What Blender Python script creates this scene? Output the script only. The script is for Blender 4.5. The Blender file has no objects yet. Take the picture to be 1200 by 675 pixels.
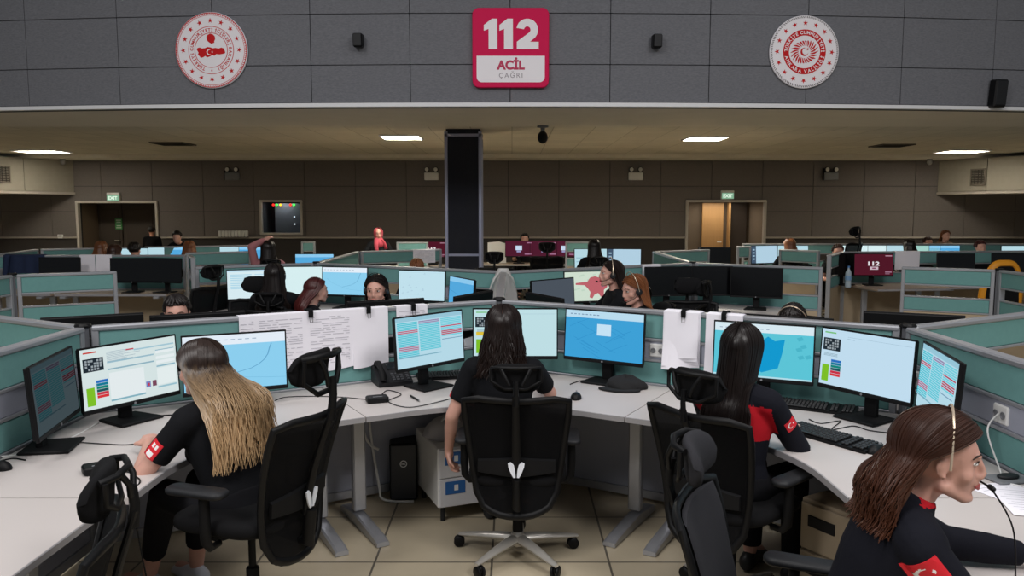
import bpy, bmesh, math, random
from mathutils import Vector, Matrix, Euler, noise
from mathutils.bvhtree import BVHTree

random.seed(7)
PI = math.pi
R = math.radians
SC = bpy.context.scene
COL = SC.collection

# ------------------------------------------------------------------ camera
CAM_H, FPX, PITCH = 1.80, 933.0, R(5.66)
cam_data = bpy.data.cameras.new('camera')
cam_data.sensor_width = 36.0
cam_data.lens = FPX / 1200.0 * 36.0
cam_data.clip_start = 0.05
cam_data.clip_end = 100
cam = bpy.data.objects.new('camera', cam_data)
COL.objects.link(cam)
cam.location = (0, 0, CAM_H)
cam.rotation_euler = (PI / 2 - PITCH, 0, 0)
SC.camera = cam

# ------------------------------------------------------------------ world, lamps, exposure
SC.view_settings.view_transform = 'Standard'
SC.view_settings.look = 'None'
SC.view_settings.gamma = 1.0
SC.view_settings.exposure = 0.0
SC.view_settings.use_curve_mapping = False
world = bpy.data.worlds.new('world')
SC.world = world
world.use_nodes = True
world.node_tree.nodes['Background'].inputs[0].default_value = (0.80, 0.90, 1.0, 1)
world.node_tree.nodes['Background'].inputs[1].default_value = 0.14


def area_lamp(name, loc, sx, sy, power, color, rot=(0, 0, 0), spread=180):
    d = bpy.data.lights.new(name, 'AREA')
    d.shape = 'RECTANGLE'
    d.size, d.size_y = sx, sy
    d.energy = power
    d.color = color
    d.spread = R(spread)
    o = bpy.data.objects.new(name, d)
    COL.objects.link(o)
    o.location = loc
    o.rotation_euler = rot
    return o


# the tall hall's ceiling luminaires (over and behind the viewer, high up)
COOL = (1.0, 0.965, 0.95)
area_lamp('hall_lamp', (-3.2, 4.2, 6.0), 1.6, 1.6, 62, COOL)
area_lamp('hall_lamp', (3.2, 4.2, 6.0), 1.6, 1.6, 62, COOL)
area_lamp('hall_lamp', (0.0, 1.6, 6.0), 1.8, 1.8, 95, COOL)
area_lamp('hall_lamp', (-3.6, -0.8, 5.6), 1.8, 1.8, 225, COOL, rot=(R(32), 0, R(-10)))
area_lamp('hall_lamp', (3.6, -0.8, 5.6), 1.8, 1.8, 225, COOL, rot=(R(32), 0, R(10)))

# ------------------------------------------------------------------ pixel -> world helpers (1200x675 frame)
_ct, _st = math.cos(PITCH), math.sin(PITCH)


def ray(px, py):
    cx, cy = (px - 600) / FPX, (py - 337.5) / FPX
    return Vector((cx, _ct - cy * _st, -cy * _ct - _st))


def at_z(px, py, z):
    r = ray(px, py)
    t = (z - CAM_H) / r.z
    return Vector((0, 0, CAM_H)) + r * t


def at_y(px, py, y):
    r = ray(px, py)
    return Vector((0, 0, CAM_H)) + r * (y / r.y)


def x_at(px, y, z):
    """world X of a point at depth y and height z seen in column px"""
    return (px - 600) / FPX * (y * _ct + (CAM_H - z) * _st)


def depth_of(py, z):
    r = ray(600, py)
    return (z - CAM_H) / r.z * r.y


# ------------------------------------------------------------------ materials
def lin(c):
    out = []
    for v in c[:3]:
        v = v / 255.0
        out.append(v / 12.92 if v <= 0.04045 else ((v + 0.055) / 1.055) ** 2.4)
    return (*out, 1.0)


MATS = {}


def mat(name, col, rough=0.6, metal=0.0, noise_scale=0, noise_amt=0.0, bump=0.0, bump_scale=200, stretch=(1, 1, 1), spec=0.5, coat=0.0, alpha=None, sss=0.0):
    if name in MATS:
        return MATS[name]
    m = bpy.data.materials.new(name)
    m.use_nodes = True
    nt = m.node_tree
    b = nt.nodes['Principled BSDF']
    c = lin(col)
    b.inputs['Base Color'].default_value = c
    b.inputs['Roughness'].default_value = rough
    b.inputs['Metallic'].default_value = metal
    b.inputs['Specular IOR Level'].default_value = spec
    if coat:
        b.inputs['Coat Weight'].default_value = coat
    if sss:
        b.inputs['Subsurface Weight'].default_value = sss
        b.inputs['Subsurface Radius'].default_value = (0.01, 0.004, 0.002)
    if noise_amt or bump:
        tc = nt.nodes.new('ShaderNodeTexCoord')
        mp = nt.nodes.new('ShaderNodeMapping')
        mp.inputs['Scale'].default_value = stretch
        nt.links.new(tc.outputs['Object'], mp.inputs[0])
    if noise_amt:
        n = nt.nodes.new('ShaderNodeTexNoise')
        n.inputs['Scale'].default_value = noise_scale
        n.inputs['Detail'].default_value = 4
        nt.links.new(mp.outputs[0], n.inputs['Vector'])
        mx = nt.nodes.new('ShaderNodeMix')
        mx.data_type = 'RGBA'
        mx.inputs[6].default_value = tuple(v * (1 - noise_amt) for v in c[:3]) + (1,)
        mx.inputs[7].default_value = tuple(min(1, v * (1 + noise_amt)) for v in c[:3]) + (1,)
        nt.links.new(n.outputs['Fac'], mx.inputs[0])
        nt.links.new(mx.outputs[2], b.inputs['Base Color'])
    if bump:
        n2 = nt.nodes.new('ShaderNodeTexNoise')
        n2.inputs['Scale'].default_value = bump_scale
        n2.inputs['Detail'].default_value = 3
        nt.links.new(mp.outputs[0], n2.inputs['Vector'])
        bp = nt.nodes.new('ShaderNodeBump')
        bp.inputs['Strength'].default_value = bump
        bp.inputs['Distance'].default_value = 0.004
        nt.links.new(n2.outputs['Fac'], bp.inputs['Height'])
        nt.links.new(bp.outputs[0], b.inputs['Normal'])
    if alpha is not None:
        b.inputs['Alpha'].default_value = alpha
    MATS[name] = m
    return m


def emis(name, col, strength=1.0):
    if name in MATS:
        return MATS[name]
    m = bpy.data.materials.new(name)
    m.use_nodes = True
    nt = m.node_tree
    nt.nodes.clear()
    e = nt.nodes.new('ShaderNodeEmission')
    e.inputs[0].default_value = lin(col)
    e.inputs[1].default_value = strength
    o = nt.nodes.new('ShaderNodeOutputMaterial')
    nt.links.new(e.outputs[0], o.inputs[0])
    MATS[name] = m
    return m


def scr(col):
    return emis('screen_%d_%d_%d' % tuple(col), col, 1.0)


def tile_mat(name, col, line, size, lw, rough=0.5, noise_amt=0.15, offset=(0, 0), bumpy=0.0, spec=0.5):
    """square tiles with thin joints, in object XY"""
    m = bpy.data.materials.new(name)
    m.use_nodes = True
    nt = m.node_tree
    b = nt.nodes['Principled BSDF']
    b.inputs['Roughness'].default_value = rough
    b.inputs['Specular IOR Level'].default_value = spec
    tc = nt.nodes.new('ShaderNodeTexCoord')
    mp = nt.nodes.new('ShaderNodeMapping')
    mp.inputs['Location'].default_value = (offset[0], offset[1], 0)
    nt.links.new(tc.outputs['Object'], mp.inputs[0])
    br = nt.nodes.new('ShaderNodeTexBrick')
    br.offset = 0
    br.inputs['Scale'].default_value = 1.0
    br.inputs['Brick Width'].default_value = size
    br.inputs['Row Height'].default_value = size
    br.inputs['Mortar Size'].default_value = lw
    br.inputs['Mortar Smooth'].default_value = 0.1
    c = lin(col)
    br.inputs['Color1'].default_value = tuple(v * 0.94 for v in c[:3]) + (1,)
    br.inputs['Color2'].default_value = tuple(min(1, v * 1.06) for v in c[:3]) + (1,)
    br.inputs['Mortar'].default_value = lin(line)
    nt.links.new(mp.outputs[0], br.inputs['Vector'])
    n = nt.nodes.new('ShaderNodeTexNoise')
    n.inputs['Scale'].default_value = 6
    n.inputs['Detail'].default_value = 6
    nt.links.new(tc.outputs['Object'], n.inputs['Vector'])
    mr = nt.nodes.new('ShaderNodeMapRange')
    mr.inputs[3].default_value = 1 - noise_amt
    mr.inputs[4].default_value = 1 + noise_amt
    nt.links.new(n.outputs['Fac'], mr.inputs[0])
    mx = nt.nodes.new('ShaderNodeMix')
    mx.data_type = 'RGBA'
    mx.blend_type = 'MULTIPLY'
    mx.inputs[0].default_value = 1.0
    nt.links.new(br.outputs['Color'], mx.inputs[6])
    nt.links.new(mr.outputs[0], mx.inputs[7])
    nt.links.new(mx.outputs[2], b.inputs['Base Color'])
    MATS[name] = m
    return m


def hair_mat(name, root, tip, z0, z1, rough=0.38, streak=0.45):
    """hair whose dye runs from the root colour to the tip colour along its length (object Z), with fine strand variation"""
    m = bpy.data.materials.new(name)
    m.use_nodes = True
    nt = m.node_tree
    b = nt.nodes['Principled BSDF']
    b.inputs['Roughness'].default_value = rough
    b.inputs['Specular IOR Level'].default_value = 0.35
    tc = nt.nodes.new('ShaderNodeTexCoord')
    sp = nt.nodes.new('ShaderNodeSeparateXYZ')
    nt.links.new(tc.outputs['Object'], sp.inputs[0])
    n = nt.nodes.new('ShaderNodeTexNoise')
    n.inputs['Scale'].default_value = 60
    n.inputs['Detail'].default_value = 3
    mp = nt.nodes.new('ShaderNodeMapping')
    mp.inputs['Scale'].default_value = (1, 1, 0.06)
    nt.links.new(tc.outputs['Object'], mp.inputs[0])
    nt.links.new(mp.outputs[0], n.inputs['Vector'])
    ad = nt.nodes.new('ShaderNodeMath')
    ad.operation = 'MULTIPLY_ADD'
    ad.inputs[1].default_value = 0.13
    nt.links.new(n.outputs['Fac'], ad.inputs[0])
    nt.links.new(sp.outputs['Z'], ad.inputs[2])
    mr = nt.nodes.new('ShaderNodeMapRange')
    mr.inputs[1].default_value = z1 + 0.065
    mr.inputs[2].default_value = z0 + 0.065
    nt.links.new(ad.outputs[0], mr.inputs[0])
    mx = nt.nodes.new('ShaderNodeMix')
    mx.data_type = 'RGBA'
    mx.inputs[6].default_value = lin(root)
    mx.inputs[7].default_value = lin(tip)
    nt.links.new(mr.outputs[0], mx.inputs[0])
    mr2 = nt.nodes.new('ShaderNodeMapRange')
    mr2.inputs[3].default_value = 1 - streak
    mr2.inputs[4].default_value = 1 + streak
    nt.links.new(n.outputs['Fac'], mr2.inputs[0])
    m2 = nt.nodes.new('ShaderNodeMix')
    m2.data_type = 'RGBA'
    m2.blend_type = 'MULTIPLY'
    m2.inputs[0].default_value = 1
    nt.links.new(mx.outputs[2], m2.inputs[6])
    nt.links.new(mr2.outputs[0], m2.inputs[7])
    nt.links.new(m2.outputs[2], b.inputs['Base Color'])
    MATS[name] = m
    return m


# ------------------------------------------------------------------ mesh builder
class MB:
    def __init__(s):
        s.v, s.f, s.mi = [], [], []
        s.m = Matrix()
        s.k = 0

    def add(s, verts, faces, k=None):
        b = len(s.v)
        s.v.extend([tuple(s.m @ Vector(p)) for p in verts])
        for f in faces:
            s.f.append(tuple(b + i for i in f))
            s.mi.append(s.k if k is None else k)
        return s

    def box(s, c, d, bev=0.0, rot=None, k=None):
        hx, hy, hz = d[0] / 2, d[1] / 2, d[2] / 2
        b = min(bev, hx * .9, hy * .9, hz * .9)
        rm = rot if rot is not None else Matrix.Identity(3)
        c = Vector(c)
        if b <= 0:
            vs = [c + rm @ Vector((sx * hx, sy * hy, sz * hz)) for sz in (-1, 1) for sy in (-1, 1) for sx in (-1, 1)]
            fs = [(0, 2, 3, 1), (4, 5, 7, 6), (0, 1, 5, 4), (2, 6, 7, 3), (0, 4, 6, 2), (1, 3, 7, 5)]
            return s.add(vs, fs, k)
        vs, ix = [], {}
        for sx in (-1, 1):
            for sy in (-1, 1):
                for sz in (-1, 1):
                    for a in range(3):
                        p = [sx * (hx - (b if a != 0 else 0)), sy * (hy - (b if a != 1 else 0)), sz * (hz - (b if a != 2 else 0))]
                        ix[(sx, sy, sz, a)] = len(vs)
                        vs.append(c + rm @ Vector(p))
        fs = []
        for sg in (-1, 1):
            q = [ix[(sg, a, bb, 0)] for a, bb in ((-1, -1), (1, -1), (1, 1), (-1, 1))]
            fs.append(q if sg > 0 else q[::-1])
            q = [ix[(a, sg, bb, 1)] for a, bb in ((-1, -1), (1, -1), (1, 1), (-1, 1))]
            fs.append(q[::-1] if sg > 0 else q)
            q = [ix[(a, bb, sg, 2)] for a, bb in ((-1, -1), (1, -1), (1, 1), (-1, 1))]
            fs.append(q if sg > 0 else q[::-1])
        for s1 in (-1, 1):
            for s2 in (-1, 1):
                q = [ix[(s1, s2, -1, 0)], ix[(s1, s2, -1, 1)], ix[(s1, s2, 1, 1)], ix[(s1, s2, 1, 0)]]
                fs.append(q if s1 * s2 > 0 else q[::-1])
                q = [ix[(s1, -1, s2, 0)], ix[(s1, 1, s2, 0)], ix[(s1, 1, s2, 2)], ix[(s1, -1, s2, 2)]]
                fs.append(q if s1 * s2 > 0 else q[::-1])
                q = [ix[(-1, s1, s2, 1)], ix[(-1, s1, s2, 2)], ix[(1, s1, s2, 2)], ix[(1, s1, s2, 1)]]
                fs.append(q if s1 * s2 > 0 else q[::-1])
        for sx in (-1, 1):
            for sy in (-1, 1):
                for sz in (-1, 1):
                    q = [ix[(sx, sy, sz, 0)], ix[(sx, sy, sz, 1)], ix[(sx, sy, sz, 2)]]
                    fs.append(q if sx * sy * sz > 0 else q[::-1])
        return s.add(vs, fs, k)

    def loft(s, rings, closed=True, caps=True, k=None):
        n = len(rings[0])
        vs = [p for r in rings for p in r]
        fs = []
        for i in range(len(rings) - 1):
            for j in range(n if closed else n - 1):
                a, b = i * n + j, i * n + (j + 1) % n
                fs.append((a, b, b + n, a + n))
        if caps:
            fs.append(tuple(range(n))[::-1])
            fs.append(tuple((len(rings) - 1) * n + i for i in range(n)))
        return s.add(vs, fs, k)

    def tube(s, pts, r, n=8, k=None, flat=None, up=None):
        pts = [Vector(p) for p in pts]
        rs = r if isinstance(r, (list, tuple)) else [r] * len(pts)
        rings = []
        prev = None
        for i, p in enumerate(pts):
            t = (pts[min(i + 1, len(pts) - 1)] - pts[max(i - 1, 0)])
            t = t.normalized() if t.length > 1e-9 else Vector((0, 0, 1))
            if up is not None:
                a = Vector(up)
                a = (a - t * a.dot(t))
                a = a.normalized() if a.length > 1e-6 else t.orthogonal().normalized()
            elif prev is None:
                a = t.orthogonal().normalized()
            else:
                a = (prev - t * prev.dot(t))
                a = a.normalized() if a.length > 1e-6 else t.orthogonal().normalized()
            prev = a
            b = t.cross(a)
            fl = 1.0 if flat is None else flat
            rings.append([p + a * (math.cos(q * 2 * PI / n) * rs[i]) * fl + b * (math.sin(q * 2 * PI / n) * rs[i]) for q in range(n)])
        return s.loft(rings, k=k)

    def lathe(s, prof, n=24, c=(0, 0, 0), k=None, rot=None):
        c = Vector(c)
        rm = rot if rot is not None else Matrix.Identity(3)
        rings = [[c + rm @ Vector((r * math.cos(2 * PI * j / n), r * math.sin(2 * PI * j / n), z)) for j in range(n)] for r, z in prof]
        return s.loft(rings, k=k)

    def cyl(s, p0, p1, r, n=16, k=None):
        return s.tube([p0, p1], r, n, k)

    def ell(s, c, r, rot=None, nu=20, nv=12, k=None):
        c = Vector(c)
        rm = rot if rot is not None else Matrix.Identity(3)
        if not isinstance(r, (tuple, list)):
            r = (r, r, r)
        vs = [c + rm @ Vector((0, 0, -r[2]))]
        for i in range(1, nv):
            a = -PI / 2 + PI * i / nv
            for j in range(nu):
                q = 2 * PI * j / nu
                vs.append(c + rm @ Vector((r[0] * math.cos(a) * math.cos(q), r[1] * math.cos(a) * math.sin(q), r[2] * math.sin(a))))
        vs.append(c + rm @ Vector((0, 0, r[2])))
        fs = []
        for j in range(nu):
            fs.append((0, 1 + (j + 1) % nu, 1 + j))
            t = len(vs) - 1
            o = 1 + (nv - 2) * nu
            fs.append((t, o + j, o + (j + 1) % nu))
        for i in range(nv - 2):
            for j in range(nu):
                a, b = 1 + i * nu + j, 1 + i * nu + (j + 1) % nu
                fs.append((a, b, b + nu, a + nu))
        return s.add(vs, fs, k)

    def cap(s, p0, p1, r0, r1, n=14, k=None):
        """tapered capsule"""
        p0, p1 = Vector(p0), Vector(p1)
        ax = p1 - p0
        L = ax.length
        t = ax.normalized() if L > 1e-9 else Vector((0, 0, 1))
        pts, rs = [], []
        for q in (0.05, .3, .6, .85):
            pts.append(p0 - t * r0 * math.cos(q * PI / 2))
            rs.append(r0 * math.sin(q * PI / 2))
        pts += [p0, p1]
        rs += [r0, r1]
        for q in (.85, .6, .3, .05):
            pts.append(p1 + t * r1 * math.cos(q * PI / 2))
            rs.append(r1 * math.sin(q * PI / 2))
        return s.tube(pts, rs, n, k, up=t.orthogonal())

    def prism(s, poly, z0, z1, k=None, bev=0.0):
        """vertical extrusion of a 2-D outline (counter-clockwise)"""
        n = len(poly)
        if bev:
            ins = inset(poly, bev)
            rings = [[(x, y, z0) for x, y in ins], [(x, y, z0 + bev) for x, y in poly], [(x, y, z1 - bev) for x, y in poly], [(x, y, z1) for x, y in ins]]
        else:
            rings = [[(x, y, z0) for x, y in poly], [(x, y, z1) for x, y in poly]]
        return s.loft(rings, k=k)

    def quad(s, a, b, c, d, k=None):
        return s.add([a, b, c, d], [(0, 1, 2, 3)], k)

    def mesh(s, name, mats, smooth=40):
        me = bpy.data.meshes.new(name)
        me.from_pydata(s.v, [], s.f)
        for m in (mats if isinstance(mats, (list, tuple)) else [mats]):
            me.materials.append(m)
        me.polygons.foreach_set('material_index', s.mi)
        me.validate()
        if smooth:
            me.polygons.foreach_set('use_smooth', [True] * len(me.polygons))
            me.set_sharp_from_angle(angle=R(smooth))
        me.update()
        return me

    def build(s, name, mats, parent=None, smooth=40):
        return link(name, s.mesh(name, mats, smooth), parent)


def inset(poly, d):
    n = len(poly)
    out = []
    for i in range(n):
        p0, p1, p2 = Vector(poly[i - 1]), Vector(poly[i]), Vector(poly[(i + 1) % n])
        e1, e2 = (p1 - p0), (p2 - p1)
        if e1.length < 1e-9 or e2.length < 1e-9:
            out.append(tuple(p1))
            continue
        e1.normalize(); e2.normalize()
        n1, n2 = Vector((-e1.y, e1.x)), Vector((-e2.y, e2.x))
        q = n1 + n2
        q = q / max(0.3, 1 + n1.dot(n2))
        out.append(tuple(p1 + q * d))
    return out


def link(name, me, parent=None):
    o = bpy.data.objects.new(name, me)
    COL.objects.link(o)
    if parent is not None:
        o.parent = parent
    return o


def rrect(w, h, r, n=5, c=(0, 0)):
    pts = []
    for cx, cy, a0 in ((w / 2 - r, h / 2 - r, 0), (-w / 2 + r, h / 2 - r, 90), (-w / 2 + r, -h / 2 + r, 180), (w / 2 - r, -h / 2 + r, 270)):
        for i in range(n + 1):
            a = R(a0 + 90 * i / n)
            pts.append((c[0] + cx + r * math.cos(a), c[1] + cy + r * math.sin(a)))
    return pts


def spline(pts, n=8):
    """Catmull-Rom through the points"""
    P = [Vector(p) for p in pts]
    out = []
    for i in range(len(P) - 1):
        a, b, c, d = P[max(i - 1, 0)], P[i], P[i + 1], P[min(i + 2, len(P) - 1)]
        for j in range(n):
            t = j / n
            out.append(0.5 * ((2 * b) + (c - a) * t + (2 * a - 5 * b + 4 * c - d) * t * t + (3 * b - a - 3 * c + d) * t ** 3))
    out.append(P[-1])
    return out


LABELS = {}


def tag(o, label, cat, group=None, kind=None):
    o['label'] = label
    o['category'] = cat
    if group:
        o['group'] = group
    if kind:
        o['kind'] = kind
    LABELS.setdefault(label, []).append(o.name)
    n = len(label.split())
    if not 4 <= n <= 16:
        print('LABEL LENGTH', n, label)
    return o


def thing(name, label, cat, loc=(0, 0, 0), rz=0.0, group=None):
    o = bpy.data.objects.new(name, None)
    o.empty_display_size = 0.1
    COL.objects.link(o)
    o.location = loc
    o.rotation_euler = (0, 0, rz)
    return tag(o, label, cat, group)


def struct(o):
    o['kind'] = 'structure'
    return o


CACHE = {}


def cached(key, fn):
    if key not in CACHE:
        CACHE[key] = fn()
    return CACHE[key]


def text_geo(body, size, bold=0.0, spacing=1.0, extrude=0.0):
    """(verts, faces) of a line of lettering, centred on its bounding box, in XY"""
    cu = bpy.data.curves.new('lettering', 'FONT')
    cu.body = body
    cu.size = size
    cu.offset = bold
    cu.space_character = spacing
    cu.extrude = extrude
    cu.resolution_u = 4
    o = bpy.data.objects.new('lettering', cu)
    COL.objects.link(o)
    dg = bpy.context.evaluated_depsgraph_get()
    me = bpy.data.meshes.new_from_object(o.evaluated_get(dg))
    vs = [v.co.copy() for v in me.vertices]
    fs = [tuple(p.vertices) for p in me.polygons]
    bpy.data.objects.remove(o)
    bpy.data.curves.remove(cu)
    bpy.data.meshes.remove(me)
    if vs:
        x0, x1 = min(v.x for v in vs), max(v.x for v in vs)
        y0, y1 = min(v.y for v in vs), max(v.y for v in vs)
        c = Vector(((x0 + x1) / 2, (y0 + y1) / 2, 0))
        vs = [v - c for v in vs]
        return vs, fs, x1 - x0, y1 - y0
    return [], [], size * .3, size

# ================================================================== MATERIALS
M_FLOOR = tile_mat('floor_tile', (186, 174, 150), (96, 90, 80), 0.6, 0.006, rough=0.42, noise_amt=0.10, offset=(0.103, 0.28))
M_CEILT = tile_mat('ceiling_tile', (214, 207, 192), (178, 170, 154), 0.6, 0.008, rough=0.7, noise_amt=0.10)
M_PLAST = mat('plaster', (226, 219, 206), 0.8, noise_scale=3, noise_amt=0.06)
M_FABRIC = mat('acoustic_fabric', (115, 116, 121), 0.95, noise_scale=34, noise_amt=0.34, bump=0.35, bump_scale=120, stretch=(1, 1, 3.0), spec=0.1)
M_GAP = mat('panel_gap', (58, 58, 60), 0.9)
M_BACKF = mat('brown_fabric', (116, 110, 107), 0.95, noise_scale=20, noise_amt=0.15, bump=0.3, bump_scale=100, stretch=(1, 1, 3), spec=0.1)
M_WAINS = mat('dark_wainscot', (60, 55, 53), 0.8, noise_scale=5, noise_amt=0.1)
M_BULK = mat('bulkhead_panel', (150, 144, 132), 0.9, noise_scale=10, noise_amt=0.08)
M_WHITET = mat('white_trim', (224, 224, 226), 0.45)
M_RAIL = mat('rail_trim', (176, 168, 160), 0.5)
M_ALU = mat('brushed_aluminium', (176, 178, 184), 0.38, metal=0.55)
M_DKALU = mat('grey_aluminium', (128, 130, 136), 0.42, metal=0.5)
M_CHROME = mat('polished_aluminium', (206, 202, 194), 0.28, metal=0.55)
M_TEAL = mat('teal_fabric', (108, 154, 152), 0.9, noise_scale=30, noise_amt=0.07, bump=0.15, bump_scale=300, spec=0.15)
M_BEIGE = mat('beige_laminate', (176, 158, 132), 0.6, noise_scale=8, noise_amt=0.05)
M_GREYP = mat('grey_laminate', (158, 162, 176), 0.6, noise_scale=8, noise_amt=0.04)
M_DESK = mat('white_laminate', (198, 191, 188), 0.42, noise_scale=5, noise_amt=0.02)
M_DESKE = mat('desk_edging', (150, 148, 150), 0.5)
M_BLACKP = mat('black_plastic', (10, 10, 12), 0.5, spec=0.25)
M_BLACKM = mat('matte_black_plastic', (12, 12, 14), 0.65, spec=0.25)
M_BLACKG = mat('glossy_black_screen', (12, 12, 14), 0.18)
M_DKGREY = mat('dark_grey_plastic', (30, 31, 34), 0.55, spec=0.35)
M_GREYPL = mat('grey_plastic', (120, 122, 126), 0.5)
M_WHITEP = mat('white_plastic', (222, 222, 220), 0.45)
M_RED = mat('crimson', (212, 12, 80), 0.6, spec=0.2)
M_EMRED = mat('emblem_red', (200, 24, 30), 0.6, spec=0.2)
M_EMWHITE = mat('emblem_white', (240, 236, 240), 0.45)
M_PAPER = mat('paper', (242, 240, 248), 0.75, noise_scale=3, noise_amt=0.02)
M_INK = mat('grey_ink', (196, 194, 204), 0.8)
M_SEATF = mat('charcoal_seat_fabric', (17, 17, 19), 0.92, noise_scale=80, noise_amt=0.15, bump=0.25, bump_scale=400, spec=0.2)
M_HEADF = mat('grey_headrest_fabric', (46, 46, 50), 0.9, noise_scale=80, noise_amt=0.12, bump=0.25, bump_scale=400, spec=0.2)


def mesh_fabric():
    m = mat('black_chair_mesh', (11, 11, 13), 0.85, spec=0.15)
    nt = m.node_tree
    b = nt.nodes['Principled BSDF']
    b.inputs['Alpha'].default_value = 0.88
    return m


M_MESH = mesh_fabric()
L_WARM = (1.0, 0.80, 0.52)

# ================================================================== ROOM SHELL
ZC = 2.90           # soffit height
Y_BACK = 18.30


def arc_y(x):
    return 8.74 + 0.40 * (x / 6.0) ** 2


m = MB()
m.box((0, 8.5, -0.05), (30, 24, 0.1))
struct(m.build('floor', M_FLOOR, smooth=0))

# upper wall of the tall hall: upholstered boards with narrow joints, gently bowed in plan
m = MB()
W = 1.075
zs = [ZC + 0.045, 3.345, 3.88, 4.415, 4.95, 5.485, 6.0]
for i in range(-8, 8):
    x0, x1 = -0.02 + W * i, -0.02 + W * (i + 1)
    p0, p1 = Vector((x0, arc_y(x0), 0)), Vector((x1, arc_y(x1), 0))
    d = p1 - p0
    rot = Matrix.Rotation(math.atan2(d.y, d.x), 3, 'Z')
    mid = (p0 + p1) / 2
    nrm = rot @ Vector((0, 1, 0))
    m.box(tuple(mid + nrm * 0.09) [:2] + ((ZC + 6.0) / 2,), (d.length + .01, 0.10, 6.0 - ZC), rot=rot, k=1)
    for a, b in zip(zs[:-1], zs[1:]):
        c = mid + nrm * 0.02
        m.box((c.x, c.y, (a + b) / 2), (d.length - 0.007, 0.05, b - a - 0.007), 0.003, rot=rot, k=0)
struct(m.build('wall_upper', [M_FABRIC, M_GAP], smooth=0))

m = MB()
N = 40
rings = []
for i in range(N + 1):
    x = -8.6 + 17.2 * i / N
    y = arc_y(x)
    rings.append([(x, y - 0.03, ZC), (x, y + 0.05, ZC), (x, y + 0.05, ZC + 0.04), (x, y - 0.03, ZC + 0.04)])
m.loft(rings)
struct(m.build('trim_1', M_WHITET, smooth=0))

# low ceiling behind the upper wall: plaster border, tiled field a little higher
m = MB()
rings = []
for i in range(N + 1):
    x = -14 + 28 * i / N
    y = min(arc_y(x), 10.0) + 0.05
    rings.append([(x, y, ZC), (x, 10.85, ZC), (x, 10.85, ZC + 0.2), (x, y, ZC + 0.2)])
m.loft(rings)
m.box((0, 17.85, ZC + 0.1), (28, 1.0, 0.2))
m.box((0, 14.1, ZC + 0.17), (28, 6.6, 0.2), k=1)
struct(m.build('ceiling', [M_PLAST, M_CEILT], smooth=0))


def rect_sub(r, holes):
    """rectangle (x0,x1,z0,z1) minus holes -> list of rectangles"""
    out = [r]
    for h in holes:
        nx = []
        for a in out:
            if h[0] >= a[1] or h[1] <= a[0] or h[2] >= a[3] or h[3] <= a[2]:
                nx.append(a)
                continue
            if h[0] > a[0]:
                nx.append((a[0], h[0], a[2], a[3]))
            if h[1] < a[1]:
                nx.append((h[1], a[1], a[2], a[3]))
            xa, xb = max(a[0], h[0]), min(a[1], h[1])
            if h[2] > a[2]:
                nx.append((xa, xb, a[2], h[2]))
            if h[3] < a[3]:
                nx.append((xa, xb, h[3], a[3]))
        out = nx
    return out


DOOR_R = (3.98, 5.80, 0, 2.0)
DOOR_L = (-9.95, -8.10, 0, 1.98)
WIN = (-5.76, -4.80, 1.22, 2.0)
HOLES = [DOOR_R, DOOR_L, WIN]
m = MB()
for x0, x1, z0, z1 in rect_sub((-14, 14, 0, ZC), HOLES):
    m.box(((x0 + x1) / 2, Y_BACK + 0.12, (z0 + z1) / 2), (x1 - x0, 0.16, z1 - z0), k=1)
for i in range(-13, 13):
    a, b = -0.09 + 1.16 * i + .006, -0.09 + 1.16 * (i + 1) - .006
    for z0, z1 in ((1.17, 1.74), (1.74, 2.32), (2.32, 2.9)):
        for r in rect_sub((a, b, z0 + .006, z1 - .006), HOLES):
            m.box(((r[0] + r[1]) / 2, Y_BACK + 0.02, (r[2] + r[3]) / 2), (r[1] - r[0], 0.05, r[3] - r[2]), k=0)
for r in rect_sub((-14, 14, 0.1, 1.13), HOLES):
    m.box(((r[0] + r[1]) / 2, Y_BACK + 0.025, (r[2] + r[3]) / 2), (r[1] - r[0], 0.04, r[3] - r[2]), k=2)
struct(m.build('wall_back', [M_BACKF, M_GAP, M_WAINS], smooth=0))
m = MB()
for r in rect_sub((-14, 14, 1.13, 1.17), HOLES):
    m.box(((r[0] + r[1]) / 2, Y_BACK - 0.01, 1.15), (r[1] - r[0], 0.06, 0.04), .006)
struct(m.build('trim_2', M_RAIL, smooth=0))
m = MB()
for r in rect_sub((-14, 14, 0, 0.1), HOLES):
    m.box(((r[0] + r[1]) / 2, Y_BACK - 0.0, 0.05), (r[1] - r[0], 0.05, 0.1))
struct(m.build('baseboard_back', M_WAINS, smooth=0))

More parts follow.
